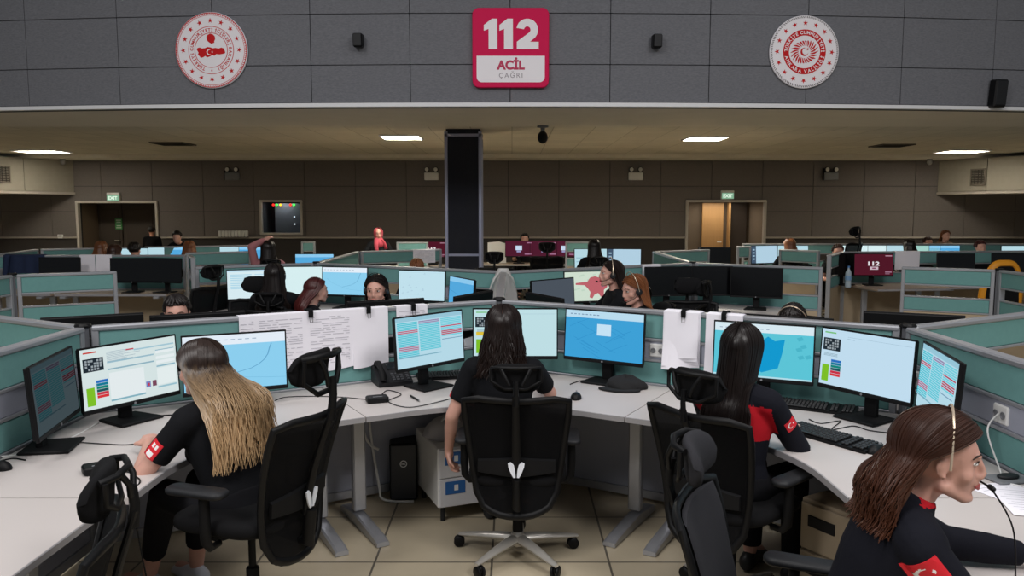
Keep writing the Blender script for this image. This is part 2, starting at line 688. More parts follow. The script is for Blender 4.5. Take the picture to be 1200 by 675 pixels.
for sx, nm in ((-1, 'left'), (1, 'right')):
    m = MB()
    xs = 10.0 if sx < 0 else 9.72
    # lowered bulkhead along the side, its face running slightly outward towards the viewer
    poly = [(sx * xs, Y_BACK), (sx * (xs + 3.05), 11.8), (sx * 14, 11.8), (sx * 14, Y_BACK)]
    if sx < 0:
        poly = poly[::-1]
    poly = [Vector((x, y)) for x, y in poly]
    m.prism([tuple(p) for p in poly], 2.13, ZC)
    d = Vector((sx * 3.05, -6.5, 0)).normalized()
    nrm = Vector((-sx * abs(d.y), -abs(d.x), 0))
    rot = Matrix.Rotation(math.atan2(d.y, d.x), 3, 'Z')
    L = math.hypot(3.05, 6.5)
    k = 0
    t = 0.0
    while t < L - .05:
        w = min(1.16, L - t)
        for z0, z1 in ((2.19, 2.9),):
            c = Vector((sx * xs, Y_BACK, 0)) + d * (t + w / 2) + nrm * 0.012
            m.box((c.x, c.y, (z0 + z1) / 2), (w - .012, .024, z1 - z0 - .012), rot=rot)
        t += w
    o = struct(m.build('wall_bulkhead_' + nm, M_BULK, smooth=0))
    m = MB()
    c = Vector((sx * xs, Y_BACK, 0)) + d * (L / 2) + nrm * 0.02
    m.box((c.x, c.y, 2.155), (L, .05, .05), rot=rot)
    struct(m.build('trim_%d' % (3 if sx < 0 else 4), M_RAIL, smooth=0))
    m = MB()
    m.box((sx * 13.6, 12.5, ZC / 2), (0.15, 11.6, ZC))
    struct(m.build('wall_' + nm, M_BACKF, smooth=0))

# ---- the two recessed doorways and the window in the back wall
M_NICHE = mat('niche_paint', (120, 104, 86), 0.85)
M_TANDOOR = mat('tan_door', (196, 150, 96), 0.5, noise_scale=6, noise_amt=0.1, stretch=(6, 6, .4))
M_DKDOOR = mat('dark_door', (70, 60, 52), 0.55)
M_FRAME = mat('door_frame', (190, 184, 176), 0.45)


def niche(nm, hole, depth, ms):
    x0, x1, z0, z1 = hole
    y0, y1 = Y_BACK + .2, Y_BACK + depth
    m = MB()
    m.box((x0 - .05, (y0 + y1) / 2, (z0 + z1) / 2), (.1, y1 - y0, z1 - z0 + .2))
    m.box((x1 + .05, (y0 + y1) / 2, (z0 + z1) / 2), (.1, y1 - y0, z1 - z0 + .2))
    m.box(((x0 + x1) / 2, (y0 + y1) / 2, z1 + .05), (x1 - x0 + .2, y1 - y0, .1))
    m.box(((x0 + x1) / 2, y1 + .05, (z0 + z1) / 2), (x1 - x0 + .2, .1, z1 - z0 + .2))
    if z0 > 0:
        m.box(((x0 + x1) / 2, (y0 + y1) / 2, z0 - .05), (x1 - x0 + .2, y1 - y0, .1))
    return struct(m.build(nm, ms, smooth=0))


def frame(m, hole, w=.055, y=Y_BACK, depth=.12, sill=False):
    x0, x1, z0, z1 = hole
    m.box((x0 + w / 2 - .01, y, (z0 + z1) / 2), (w, depth, z1 - z0), .006)
    m.box((x1 - w / 2 + .01, y, (z0 + z1) / 2), (w, depth, z1 - z0), .006)
    m.box(((x0 + x1) / 2, y, z1 - w / 2 + .01), (x1 - x0, depth + .004, w), .006)
    if sill:
        m.box(((x0 + x1) / 2, y, z0 + w / 2 - .01), (x1 - x0, depth + .004, w), .006)


niche('wall_niche_right', DOOR_R, 1.3, M_NICHE)
m = MB()
frame(m, DOOR_R)
d1 = struct(m.build('door_1', M_FRAME, smooth=0))
m = MB()
m.box((4.90, Y_BACK + 1.22, 1.0), (.52, .06, 1.9), .006)
m.box((5.28, Y_BACK + 1.16, 1.0), (.05, .20, 1.9), .006)
m.build('door_leaf', M_TANDOOR, d1, smooth=0)
m = MB()
m.box((5.52, Y_BACK + 1.22, 1.0), (.42, .05, 1.92), .006)
m.build('side_leaf', M_DKDOOR, d1, smooth=0)
m = MB()
m.tube([(5.10, Y_BACK + 1.19, 1.0), (5.10, Y_BACK + 1.13, 1.0), (5.0, Y_BACK + 1.13, 1.0)], .012)
m.build('handle', M_CHROME, d1)

area_lamp('doorway_fill_lamp', (4.9, Y_BACK + .75, 1.97), .9, .5, 9, (1.0, .93, .82))  # unseen lamp added to brighten the doorway interior
area_lamp('window_fill_lamp', (-5.3, Y_BACK + .25, 1.97), .5, .12, 1.6, (.95, .97, 1.0))  # unseen lamp added to lift the cabinet behind the window
niche('wall_niche_left', DOOR_L, 1.0, M_NICHE)
m = MB()
frame(m, DOOR_L)
d2 = struct(m.build('door_2', M_FRAME, smooth=0))
for i, (a, b) in enumerate(((-9.93, -9.36), (-9.34, -8.55), (-8.53, -8.12))):
    m = MB()
    m.box(((a + b) / 2, Y_BACK + .9, 1.0), (b - a, .06, 1.94), .008)
    m.box(((a + b) / 2, Y_BACK + .865, 1.35), (b - a - .14, .02, .9), .008)
    m.build('door_leaf', M_DKDOOR, d2, smooth=0)
m = MB()
m.tube([(-9.42, Y_BACK + .87, 1.05), (-9.42, Y_BACK + .80, 1.05), (-9.52, Y_BACK + .80, 1.05)], .012)
m.build('handle', M_CHROME, d2)

niche('wall_window_recess', WIN, 0.8, mat('server_room_paint', (70, 72, 76), .8))
m = MB()
frame(m, WIN, .05, sill=True)
w1 = struct(m.build('window_1', M_FRAME, smooth=0))
m = MB()
m.box((-5.28, Y_BACK + .05, 1.61), (.88, .006, .70))
pane_m = mat('window_glass', (230, 236, 238), 0.05)
pane_m.node_tree.nodes['Principled BSDF'].inputs['Transmission Weight'].default_value = 1.0
pane_m.node_tree.nodes['Principled BSDF'].inputs['IOR'].default_value = 1.05
m.build('pane', pane_m, w1, smooth=0)

# server cabinet seen through the window
t = thing('server_cabinet', 'grey server cabinet with red and green lamps behind the small window', 'cabinet', (-5.28, Y_BACK + .52, 1.22))
m = MB()
m.box((.05, 0, .36), (.62, .3, .70), .01)
m.build('body', mat('cabinet_grey', (120, 124, 132), .5), t, smooth=0)
for x, c in ((-.28, (255, 40, 30)), (-.20, (60, 220, 60)), (-.11, (255, 170, 40)), (.12, (255, 50, 30)), (.20, (70, 255, 80))):
    m = MB()
    m.lathe([(.001, 0), (.026, 0), (.026, .02), (.012, .03), (.001, .03)], 12, (x, -.17, .68), rot=Matrix.Rotation(PI / 2, 3, 'X'))
    m.build('status_lamp', emis('led_%d_%d' % c[:2], c, 3.0), t)
for z in (.40, .23):
    m = MB()
    m.lathe([(.001, 0), (.018, 0), (.018, .01), (.001, .014)], 12, (.2, -.152, z), rot=Matrix.Rotation(PI / 2, 3, 'X'))
    m.build('status_lamp', emis('led_white', (230, 235, 240), 1.2), t)

# ---- square column, dark fabric faces with pale corner strips
m = MB()
CX, CY, CW = -0.72, 12.1, 0.50
m.box((CX, CY, ZC / 2 + .04), (CW, CW, ZC + .08), k=0)
for sx in (-1, 1):
    for sy in (-1, 1):
        m.box((CX + sx * CW / 2, CY + sy * CW / 2, ZC / 2 + .02), (.05, .05, ZC + .04), .008, k=1)
m.box((CX, CY, 1.12), (CW + .02, CW + .02, .035), k=1)
m.box((CX, CY, ZC - .02), (CW + .05, CW + .05, .04), k=1)
struct(m.build('column', [mat('dark_blue_fabric', (38, 40, 50), .9, noise_scale=30, noise_amt=.15), mat('corner_strip', (176, 180, 206), .4, metal=.4)], smooth=0))

# ================================================================== CEILING FITTINGS
M_LAMP = emis('warm_diffuser', (255, 246, 226), 80.0)
M_LAMP2 = emis('warm_diffuser_side', (255, 246, 226), 28.0)


def ceiling_light(x, y, w, label, lamp=None):
    z = ZC + .07
    t = thing('ceiling_light', label, 'ceiling light', (x, y, z), 0)
    m = MB()
    for sx in (-1, 1):
        m.box((sx * (w / 2 + .012), 0, -.012), (.024, .648, .03), .004)
        m.box((0, sx * .312, -.012), (w, .024, .03), .004)
    m.build('frame', M_WHITET, t, smooth=0)
    m = MB()
    m.box((0, 0, -.008), (w, .60, .012))
    m.build('diffuser', lamp or M_LAMP, t, smooth=0)


ceiling_light(-1.79, 13.1, .6, 'glowing square ceiling light just left of the column')
ceiling_light(3.18, 13.3, .6, 'glowing square ceiling light above the right back doorway side')
ceiling_light(-9.5, 16.3, .85, 'glowing ceiling light beside the left bulkhead', M_LAMP2)
ceiling_light(9.1, 16.3, .80, 'glowing ceiling light beside the right bulkhead', M_LAMP2)

M_VENT = mat('vent_grey', (92, 84, 72), .6)
for px, py, lab in ((203, 168, 'dark square air vent in the ceiling left of the column lamp'), (1045, 170, 'dark square air vent in the ceiling near the right bulkhead lamp')):
    p = at_z(px, py, ZC + .07)
    t = thing('ceiling_vent', lab, 'vent', (p.x, p.y, ZC + .07))
    m = MB()
    for sx in (-1, 1):
        m.box((sx * .28, 0, -.01), (.04, .6, .02))
        m.box((0, sx * .28, -.01), (.6, .04, .02))
    m.build('frame', M_VENT, t, smooth=0)
    m = MB()
    for i in range(7):
        m.box((0, -.24 + .08 * i, -.012), (.54, .05, .008), rot=Matrix.Rotation(.5, 3, 'X'))
    m.build('grille', mat('vent_dark', (40, 37, 34), .7), t, smooth=0)

# dome camera hanging under the soffit edge
p = at_z(636, 147.5, ZC)
t = thing('ceiling_camera', 'dark round surveillance camera hanging under the ceiling near the sign', 'camera', (p.x, p.y, ZC))
m = MB()
m.lathe([(.001, 0), (.075, 0), (.075, -.02), (.03, -.03), (.025, -.09), (.001, -.09)], 20)
m.build('bracket', M_GREYPL, t)
m = MB()
m.ell((0, 0, -.15), (.068, .068, .085))
m.build('dome', M_BLACKP, t)
for px, py, lab in ((74, 196, 'small pale dome camera at the left bulkhead corner'), (1089, 198, 'small pale dome camera at the right bulkhead corner')):
    p = at_y(px, py, Y_BACK - .5)
    t = thing('ceiling_camera', lab, 'camera', (p.x, p.y, ZC))
    m = MB()
    m.lathe([(.001, 0), (.06, 0), (.06, -.03), (.001, -.03)], 16)
    m.build('bracket', M_GREYPL, t)
    m = MB()
    m.ell((0, 0, -.07), (.055, .055, .06))
    m.build('dome', mat('dome_grey', (150, 148, 146), .3), t)


# ================================================================== THINGS ON THE WALLS
UP = Matrix(((1, 0, 0, 0), (0, 0, -1, 0), (0, 1, 0, 0), (0, 0, 0, 1)))   # local XY picture, +Z towards the viewer -> world


def flat(m, poly, z0, z1, k=None):
    m.prism(poly, z0, z1, k)


def circ(r, n=64, c=(0, 0), a0=0):
    return [(c[0] + r * math.cos(a0 + 2 * PI * i / n), c[1] + r * math.sin(a0 + 2 * PI * i / n)) for i in range(n)]


def ringm(m, r0, r1, z0, z1, n=72, k=None):
    rings = []
    for i in range(n):
        a = 2 * PI * i / n
        c, s_ = math.cos(a), math.sin(a)
        rings.append([(r0 * c, r0 * s_, z0), (r1 * c, r1 * s_, z0), (r1 * c, r1 * s_, z1), (r0 * c, r0 * s_, z1)])
    rings.append(rings[0])
    m.loft(rings, caps=False, k=k)


def starpoly(r, c=(0, 0), a0=PI / 2, q=.40):
    return [(c[0] + (r if i % 2 == 0 else r * q) * math.cos(a0 + PI * i / 5), c[1] + (r if i % 2 == 0 else r * q) * math.sin(a0 + PI * i / 5)) for i in range(10)]


def fan(m, poly, z, k=None):
    """star-shaped outline filled from its centroid"""
    n = len(poly)
    cx, cy = sum(p[0] for p in poly) / n, sum(p[1] for p in poly) / n
    m.add([(cx, cy, z)] + [(x, y, z) for x, y in poly], [(0, 1 + i, 1 + (i + 1) % n) for i in range(n)], k)


def crescent(m, c, r, z, gap=.22, k=None, rot=0.0):
    pts = []
    n = 24
    o = r * .28
    r2 = r * .80
    # intersection angle of the two circles
    xi = (r * r - r2 * r2 + o * o) / (2 * o)
    yi = math.sqrt(max(0, r * r - xi * xi))
    a1 = math.atan2(yi, xi)
    a2 = math.atan2(yi, xi - o)
    ca, sa = math.cos(rot), math.sin(rot)
    A = [(r * math.cos(a1 + (2 * PI - 2 * a1) * i / n), r * math.sin(a1 + (2 * PI - 2 * a1) * i / n)) for i in range(n + 1)]
    B = [(o + r2 * math.cos(a2 + (2 * PI - 2 * a2) * i / n), r2 * math.sin(a2 + (2 * PI - 2 * a2) * i / n)) for i in range(n + 1)]
    f = lambda p: (c[0] + p[0] * ca - p[1] * sa, c[1] + p[0] * sa + p[1] * ca, z)
    vs = [f(p) for p in A] + [f(p) for p in B]
    m.add(vs, [(i, i + 1, n + 2 + i, n + 1 + i) for i in range(n)], k)


def ring_text(m, s, r, size, mid_deg, z, bold=.004, track=1.25, inside=False, k=None):
    gl = []
    for ch in s:
        if ch == ' ':
            gl.append((None, None, size * .42))
        else:
            key = ('glyph', ch, size, bold)
            vs, fs, w, h = cached(key, lambda: text_geo(ch, size, bold))
            gl.append((vs, fs, max(w, size * .18) + size * .17 * track))
    tot = sum(g[2] for g in gl)
    pos = -tot / 2
    for vs, fs, w in gl:
        u = (pos + w / 2) / r
        pos += w
        if vs is None:
            continue
        if not inside:
            a = R(mid_deg) - u
            rot = a - PI / 2
        else:
            a = R(mid_deg) + u
            rot = a + PI / 2
        ca, sa = math.cos(rot), math.sin(rot)
        cx, cy = r * math.cos(a), r * math.sin(a)
        m.add([(cx + v.x * ca - v.y * sa, cy + v.x * sa + v.y * ca, z) for v in vs], fs, k)


def emblem_root(label, px, py):
    x = x_at(px, 8.8, 3.5)
    y = arc_y(x) - .01
    p = at_y(px, py, y)
    t = thing('wall_emblem', label, 'emblem', (x, y, p.z), math.atan2(2 * .40 * x / 36, 1))
    return t


# left: ministry roundel
t = emblem_root('round white wall emblem with red stars, red map and red silhouette above it', 247, 59.5)
RR = .402
m = MB(); m.m = UP
m.prism(circ(RR, 80), 0, .03, bev=.006)
m.build('disc', M_EMWHITE, t)
m = MB(); m.m = UP
for i in range(120):
    a = 2 * PI * i / 120
    fan(m, [(RR * .955 * math.cos(a) + RR * .026 * math.cos(a + .75 + q) * (1 if j % 2 == 0 else .5), RR * .955 * math.sin(a) + RR * .026 * math.sin(a + .75 + q) * (1 if j % 2 == 0 else .5)) for j, q in enumerate((0, PI / 2, PI, 3 * PI / 2))], .0315)
ringm(m, RR * .968, RR * .985, .028, .032)
ringm(m, RR * .915, RR * .925, .028, .032)
ringm(m, RR * .615, RR * .63, .028, .032)
ringm(m, RR * .445, RR * .46, .028, .032)
m.build('ring', M_EMRED, t, smooth=0)
m = MB(); m.m = UP
for i in range(16):
    m = MB(); m.m = UP
    a = PI / 2 + 2 * PI * i / 16
    fan(m, starpoly(RR * .075, (RR * .775 * math.cos(a), RR * .775 * math.sin(a)), a), .0315)
    m.build('star', M_EMRED, t, smooth=0)
m = MB(); m.m = UP
ring_text(m, 'TÜRKİYE CUMHURİYETİ İÇİŞLERİ BAKANLIĞI', RR * .535, .046, 90, .0315, bold=.0012, track=.9)
fan(m, starpoly(RR * .035, (0, -RR * .535), -PI / 2), .0315)
m.build('lettering', M_EMRED, t, smooth=0)
m = MB(); m.m = UP
s = RR
mp = [(-.375, .01), (-.36, .06), (-.30, .075), (-.24, .05), (-.16, .055), (-.09, .085), (-.02, .075), (.05, .05), (.12, .06), (.20, .04), (.27, .065), (.33, .045), (.36, -.02),
      (.375, -.08), (.31, -.10), (.22, -.115), (.13, -.105), (.08, -.15), (.03, -.125), (-.03, -.16), (-.11, -.19), (-.16, -.15), (-.22, -.185), (-.28, -.20), (-.31, -.15), (-.355, -.12), (-.335, -.06)]
fan(m, [(x * s * 1.05, (y + .0) * s) for x, y in mp], .0315)
# silhouette over the map
sil = [(-.09, .40), (-.02, .435), (.06, .42), (.115, .36), (.125, .29), (.095, .235), (.10, .20), (.05, .18), (.02, .15), (.0, .18), (-.04, .20), (-.085, .235), (-.115, .30), (-.115, .36)]
fan(m, [(x * s, y * s) for x, y in sil], .0315)
m.build('map', M_EMRED, t, smooth=0)
m = MB(); m.m = UP
crescent(m, (-.06 * s, -.05 * s), .07 * s, .0325)
fan(m, starpoly(.03 * s, (.03 * s, -.05 * s), 0), .0325)
m.build('crescent', M_EMWHITE, t, smooth=0)

# right: governorship roundel
t = emblem_root('round white wall emblem with red lettered ring and swirling red rays', 943, 61.5)
RR = .385
m = MB(); m.m = UP
m.prism(circ(RR, 80), 0, .03, bev=.006)
m.build('disc', M_EMWHITE, t)
m = MB(); m.m = UP
for i in range(110):
    a = 2 * PI * i / 110
    r0, r1 = RR * .925, RR * .975
    m.add([(r0 * math.cos(a), r0 * math.sin(a), .0315), (r0 * math.cos(a + .025), r0 * math.sin(a + .025), .0315), (r1 * math.cos(a + .055), r1 * math.sin(a + .055), .0315), (r1 * math.cos(a + .03), r1 * math.sin(a + .03), .0315)], [(0, 1, 2, 3)])
m.build('rope_border', mat('rope_grey', (92, 84, 84), .6), t, smooth=0)
m = MB(); m.m = UP
for i in range(16):
    m = MB(); m.m = UP
    a = PI / 2 + 2 * PI * i / 16
    fan(m, starpoly(RR * .078, (RR * .79 * math.cos(a), RR * .79 * math.sin(a)), a), .0315)
    m.build('star', M_EMRED, t, smooth=0)
m = MB(); m.m = UP
ringm(m, RR * .45, RR * .615, .028, .0325)
m.build('ring', M_EMRED, t, smooth=0)
m = MB(); m.m = UP
ring_text(m, 'TÜRKİYE CUMHURİYETİ', RR * .533, .048, 90, .0332, bold=.0014, track=.8)
ring_text(m, 'ANKARA VALİLİĞİ', RR * .533, .048, 270, .0332, bold=.0014, track=1.1, inside=True)
m.build('lettering', M_EMWHITE, t, smooth=0)
m = MB(); m.m = UP
for i in range(24):
    a = 2 * PI * i / 24
    L = RR * (.36 + .05 * math.cos(a * 2 + .6))
    pts = []
    for q, w in ((.17 * RR, .004), (.24 * RR, .010), (.30 * RR, .013), (L, .003)):
        tw = a + (q / RR) * 1.5
        pts.append((q, w, tw))
    vs, n = [], len(pts)
    for q, w, tw in pts:
        vs.append((q * math.cos(tw - w / q * .8), q * math.sin(tw - w / q * .8), .0315))
        vs.append((q * math.cos(tw + w / q * .8), q * math.sin(tw + w / q * .8), .0315))
    m.add(vs, [(2 * j, 2 * j + 1, 2 * j + 3, 2 * j + 2) for j in range(n - 1)])
crescent(m, (0, -.0), .115 * RR, .0315, rot=.5)
fan(m, starpoly(.045 * RR, (.085 * RR, .075 * RR), .6), .0315)
m.build('sunburst', M_EMRED, t, smooth=0)

# the 112 sign
p = at_y(598.5, 56.5, 8.70)
t = thing('emergency_number_sign', 'crimson square sign reading 112 in white above a white panel', 'sign', (p.x, 8.735, p.z))
SW = .815
m = MB(); m.m = UP
m.prism(rrect(SW, SW * 1.015, .07, 6), 0, .06, bev=.006)
m.build('board', M_RED, t, smooth=30)
m = MB(); m.m = UP
hw, ht, hb = SW * .445, -.085, -.36
poly = [(-hw, ht), ] + [(-hw + .055 - .055 * math.cos(R(a)), hb + .055 - .055 * math.sin(R(a))) for a in range(0, 91, 15)] + \
       [(hw - .055 + .055 * math.sin(R(a)), hb + .055 - .055 * math.cos(R(a))) for a in range(0, 91, 15)] + [(hw, ht)]
m.prism(poly, .055, .063)
m.build('white_panel', M_EMWHITE, t, smooth=0)


def put_text(m, s, size, c, z, bold=0, spacing=1.0, w=None, h=None, k=None):
    vs, fs, tw, th = text_geo(s, size, bold, spacing)
    fx = (w / tw) if w else 1
    fy = (h / th) if h else (fx if w else 1)
    m.add([(c[0] + v.x * fx, c[1] + v.y * fy, z) for v in vs], fs, k)


m = MB(); m.m = UP
# heavy numerals drawn as outlines: 1, 1, 2
def one(cx):
    return [(cx - .085, .235), (cx - .085, .175), (cx - .035, .195), (cx - .035, -.06 + .045), (cx + .058, -.06 + .045), (cx + .058, .30), (cx + .0, .30)]
for cx in (-.20, -.035):
    p_ = one(cx)
    m.add([(x, y, .0615) for x, y in p_], [(0, 1, 2, 6), (2, 3, 4, 5, 6)])
arc_o, arc_i = [], []
cxx, cyy = .175, .185
for a in range(170, -61, -15):
    arc_o.append((cxx + .115 * math.cos(R(a)), cyy + .115 * math.sin(R(a))))
    arc_i.append((cxx + .035 * math.cos(R(a)), cyy + .035 * math.sin(R(a))))
n = len(arc_o)
vs = [(x, y, .0615) for x, y in arc_o + arc_i]
m.add(vs, [(i, i + 1, n + i + 1, n + i) for i in range(n - 1)])
bx = arc_o[-1]; bi = arc_i[-1]
m.add([(bi[0], bi[1], .0615), (.065, .062, .0615), (.205, .062, .0615), (bx[0], bx[1], .0615)], [(0, 1, 2, 3)])
m.add([(.065, -.015, .0615), (.297, -.015, .0615), (.297, .062, .0615), (.065, .062, .0615)], [(0, 1, 2, 3)])
m.build('numerals', M_EMWHITE, t, smooth=0)
m = MB(); m.m = UP
put_text(m, 'ACİL', .14, (0, -.165), .0645, bold=.0065, w=.30)
m.build('lettering', mat('sign_crimson_ink', (188, 24, 78), .5), t, smooth=0)
m = MB(); m.m = UP
put_text(m, 'ÇAĞRI', .07, (0, -.285), .0645, spacing=1.3, w=.25)
m.build('small_lettering', mat('sign_grey_ink', (150, 140, 148), .5), t, smooth=0)

# wall speakers
for px, py, w, h, lab in ((418.5, 48, .10, .145, 'small black wall speaker left of the 112 sign'), (771, 49, .10, .145, 'small black wall speaker right of the 112 sign'), (1197, 110, .15, .30, 'black wall speaker at the right end of the upper wall')):
    x = x_at(px, 8.6, 3.5)
    y = arc_y(x) - .005
    p = at_y(px, py, y - .05)
    t = thing('wall_speaker', lab, 'speaker', (x, y, p.z), math.atan2(.8 * x / 36, 1))
    m = MB()
    m.box((0, -.075, 0), (w, .12, h), .015, rot=Matrix.Rotation(.10, 3, 'X'))
    m.build('body', M_BLACKP, t, smooth=0)
    m = MB()
    m.box((0, -.138, 0), (w * .84, .006, h * .86), .003, rot=Matrix.Rotation(.10, 3, 'X'))
    m.build('grille', M_DKGREY, t, smooth=0)
    m = MB()
    m.box((0, -.01, 0), (w * .4, .03, h * .5), .004)
    m.build('bracket', M_BLACKM, t, smooth=0)

# emergency twin-spot lights on the back wall
for px, dark, lab in ((272, True, 'twin-spot emergency light high on the back wall above the small window'), (505.5, False, 'twin-spot emergency light tucked against the left side of the column'),
                      (745, False, 'twin-spot emergency light on the back wall left of the right doorway'), (974, True, 'twin-spot emergency light on the back wall right of the right doorway')):
    p = at_y(px, 203, Y_BACK - .06)
    t = thing('emergency_light', lab, 'emergency light', (p.x, Y_BACK - .005, p.z))
    m = MB()
    m.box((0, -.045, -.07), (.32, .09, .17), .012)
    m.build('housing', M_GREYPL if dark else M_WHITEP, t, smooth=0)
    if dark:
        m = MB(); m.box((-.12, -.04, -.02), (.12, .06, .26), .01); m.build('side_box', M_BLACKM, t, smooth=0)
    for sx in (-1, 1):
        m = MB()
        m.lathe([(.001, -.05), (.05, -.05), (.062, .0), (.055, .02), (.001, .03)], 16, (sx * .10, -.07, .085), rot=Matrix.Rotation(PI / 2, 3, 'X'))
        b_ = m.build('spot', M_DKGREY, t)
        m = MB()
        m.ell((sx * .10, -.10, .085), (.045, .02, .045))
        m.build('lens', mat('spot_lens', (225, 225, 220), .15), b_)

# exit signs over the doorways
for px, py, lab in ((133, 231, 'green exit sign over the left back doorway'), (852.5, 228.5, 'green exit sign over the right back doorway')):
    p = at_y(px, py, Y_BACK - .06)
    t = thing('exit_sign', lab, 'sign', (p.x, Y_BACK - .01, p.z))
    m = MB(); m.box((0, -.04, 0), (.29, .08, .20), .008); m.build('housing', M_WHITEP, t, smooth=0)
    m = MB(); m.box((0, -.082, -.02), (.27, .006, .13)); m.build('lit_face', emis('exit_green', (128, 172, 142), 1.0), t, smooth=0)
    m = MB(); m.m = Matrix.Translation((0, -.0865, 0)) @ UP
    put_text(m, 'EXIT', .1, (0, -.02), 0, bold=.004, w=.21)
    m.build('lettering', emis('exit_letters', (228, 246, 228), 1.0), t, smooth=0)

# grilles on the bulkheads, thermostat, convector, placard
for sx, px, py, lab in ((-1, 1, 204, 'square grey air grille on the left bulkhead'), (1, 1147, 207.5, 'square grey air grille on the right bulkhead')):
    xs = 10.0 if sx < 0 else 9.72
    # intersect the pixel column with the bulkhead face in plan
    best = None
    for i in range(400):
        tt = 6.5 * i / 400
        y = Y_BACK - tt
        x = sx * (xs + 3.05 * tt / 6.5)
        e = abs(x - x_at(px, y, 2.5))
        if best is None or e < best[0]:
            best = (e, x, y)
    _, x, y = best
    p = at_y(px, py, y)
    ang = math.atan2(-6.5, sx * 3.05)
    t = thing('wall_grille', lab, 'vent', (x - sx * .03, y - .02, p.z), (ang + PI / 2) if sx < 0 else (ang + PI / 2))
    t.rotation_euler.z = math.atan2(6.5, 3.05) if sx < 0 else -math.atan2(6.5, 3.05)
    m = MB()
    for q in (-1, 1):
        m.box((q * .16, -.012, 0), (.03, .03, .36), .004)
        m.box((0, -.012, q * .165), (.35, .03, .03), .004)
    m.build('frame', mat('grille_frame', (112, 104, 94), .5), t, smooth=0)
    m = MB()
    for i in range(8):
        m.box((0, -.008, -.13 + .037 * i), (.30, .02, .012), rot=Matrix.Rotation(.6, 3, 'X'))
    for i in range(3):
        m.box((-.08 + .08 * i, -.004, 0), (.012, .012, .31))
    m.build('slats', mat('grille_slats', (74, 68, 62), .6), t, smooth=0)

p = at_y(71.5, 277, Y_BACK)
t = thing('wall_thermostat', 'small white box on the back wall left of the left doorway', 'thermostat', (p.x, Y_BACK - .005, p.z))
m = MB(); m.box((0, -.02, 0), (.12, .04, .09), .008); m.build('body', M_WHITEP, t, smooth=0)
m = MB(); m.box((0, -.042, .012), (.07, .004, .03), .001); m.build('display', M_GREYPL, t, smooth=0)

p = at_y(138, 262.5, Y_BACK + .8)
t = thing('door_placard', 'green notice stuck on the dark left back door', 'notice', (p.x, Y_BACK + .853, p.z))
m = MB(); m.box((0, -.004, 0), (.17, .006, .26), .001); m.build('sheet', mat('placard_green', (70, 150, 84), .5), t, smooth=0)
m = MB()
for i in range(5):
    m.box((0, -.008, .09 - .045 * i), (.12 - .02 * (i % 2), .002, .016))
m.build('printed_lines', M_WHITEP, t, smooth=0)

# ================================================================== PARTITIONS
A = 2.45
VC = Vector((-0.085, 5.28))
U = {}
ux, uy = A * math.cos(R(30)), A * math.sin(R(30))
V_C = VC
V_L, V_R = VC + Vector((-ux, -uy)), VC + Vector((ux, -uy))
V_L2, V_R2 = V_L + Vector((0, -A)), V_R + Vector((0, -A))
V_CB = VC + Vector((0, A))
V_PL, V_PR = V_CB + Vector((-ux, uy)), V_CB + Vector((ux, uy))
V_SL, V_SR = V_L + Vector((-ux, uy)), V_R + Vector((ux, uy))
V_TL, V_TR = V_PL + Vector((0, A)), V_PR + Vector((0, A))
V_NL, V_NR = Vector((-4.60, 7.30)), Vector((4.85, 7.90))
ZP = 1.20


def partition(p0, p1, label, group=None, ends=(0.035, 0.035), beige=True, base=True, slot_fill=False):
    p0, p1 = Vector(p0), Vector(p1)
    d = p1 - p0
    L = d.length - ends[0] - ends[1]
    mid = p0 + d.normalized() * (ends[0] + L / 2)
    t = thing('partition', label, 'partition', (mid.x, mid.y, 0), math.atan2(d.y, d.x), group)
    t['kind'] = 'thing'
    m = MB()
    hl = L / 2
    for sx in (-1, 1):
        m.box((sx * (hl - .0175), 0, (ZP - .01) / 2 + .0), (.035, .056, ZP - .01), .004)
    m.box((0, 0, ZP - .014), (L, .064, .028), .007)
    for z in (1.02, .895, .748):
        m.box((0, 0, z), (L - .06, .050, .016), .003)
    m.box((0, 0, .06), (L - .06, .050, .05), .003)
    m.build('frame', M_ALU, t, smooth=0)
    m = MB(); m.box((0, 0, 1.107), (L - .068, .042, .158), .006); m.build('upper_tile', M_TEAL, t, smooth=0)
    m = MB(); m.box((0, 0, .8215), (L - .068, .042, .131), .006); m.build('lower_tile', M_TEAL, t, smooth=0)
    if base:
        m = MB(); m.box((0, 0, .4125), (L - .068, .036, .655), .005); m.build('base_tile', M_BEIGE if beige else M_GREYP, t, smooth=0)
    if slot_fill:
        m = MB(); m.box((0, 0, .9575), (L - .068, .03, .109), .003); m.build('slot_tile', M_GREYP, t, smooth=0)
    return t


def post(p, label, group=None):
    t = thing('partition_post', label, 'post', (p[0], p[1], 0), 0, group)
    t['kind'] = 'thing'
    m = MB(); m.lathe([(.030, 0), (.030, ZP - .004)], 6); m.build('shaft', M_DKALU, t, smooth=0)
    m = MB(); m.lathe([(.001, ZP - .004), (.04, ZP - .004), (.042, ZP + .004), (.036, ZP + .014), (.001, ZP + .016)], 12); m.build('cap', M_BLACKP, t, smooth=0)
    return t


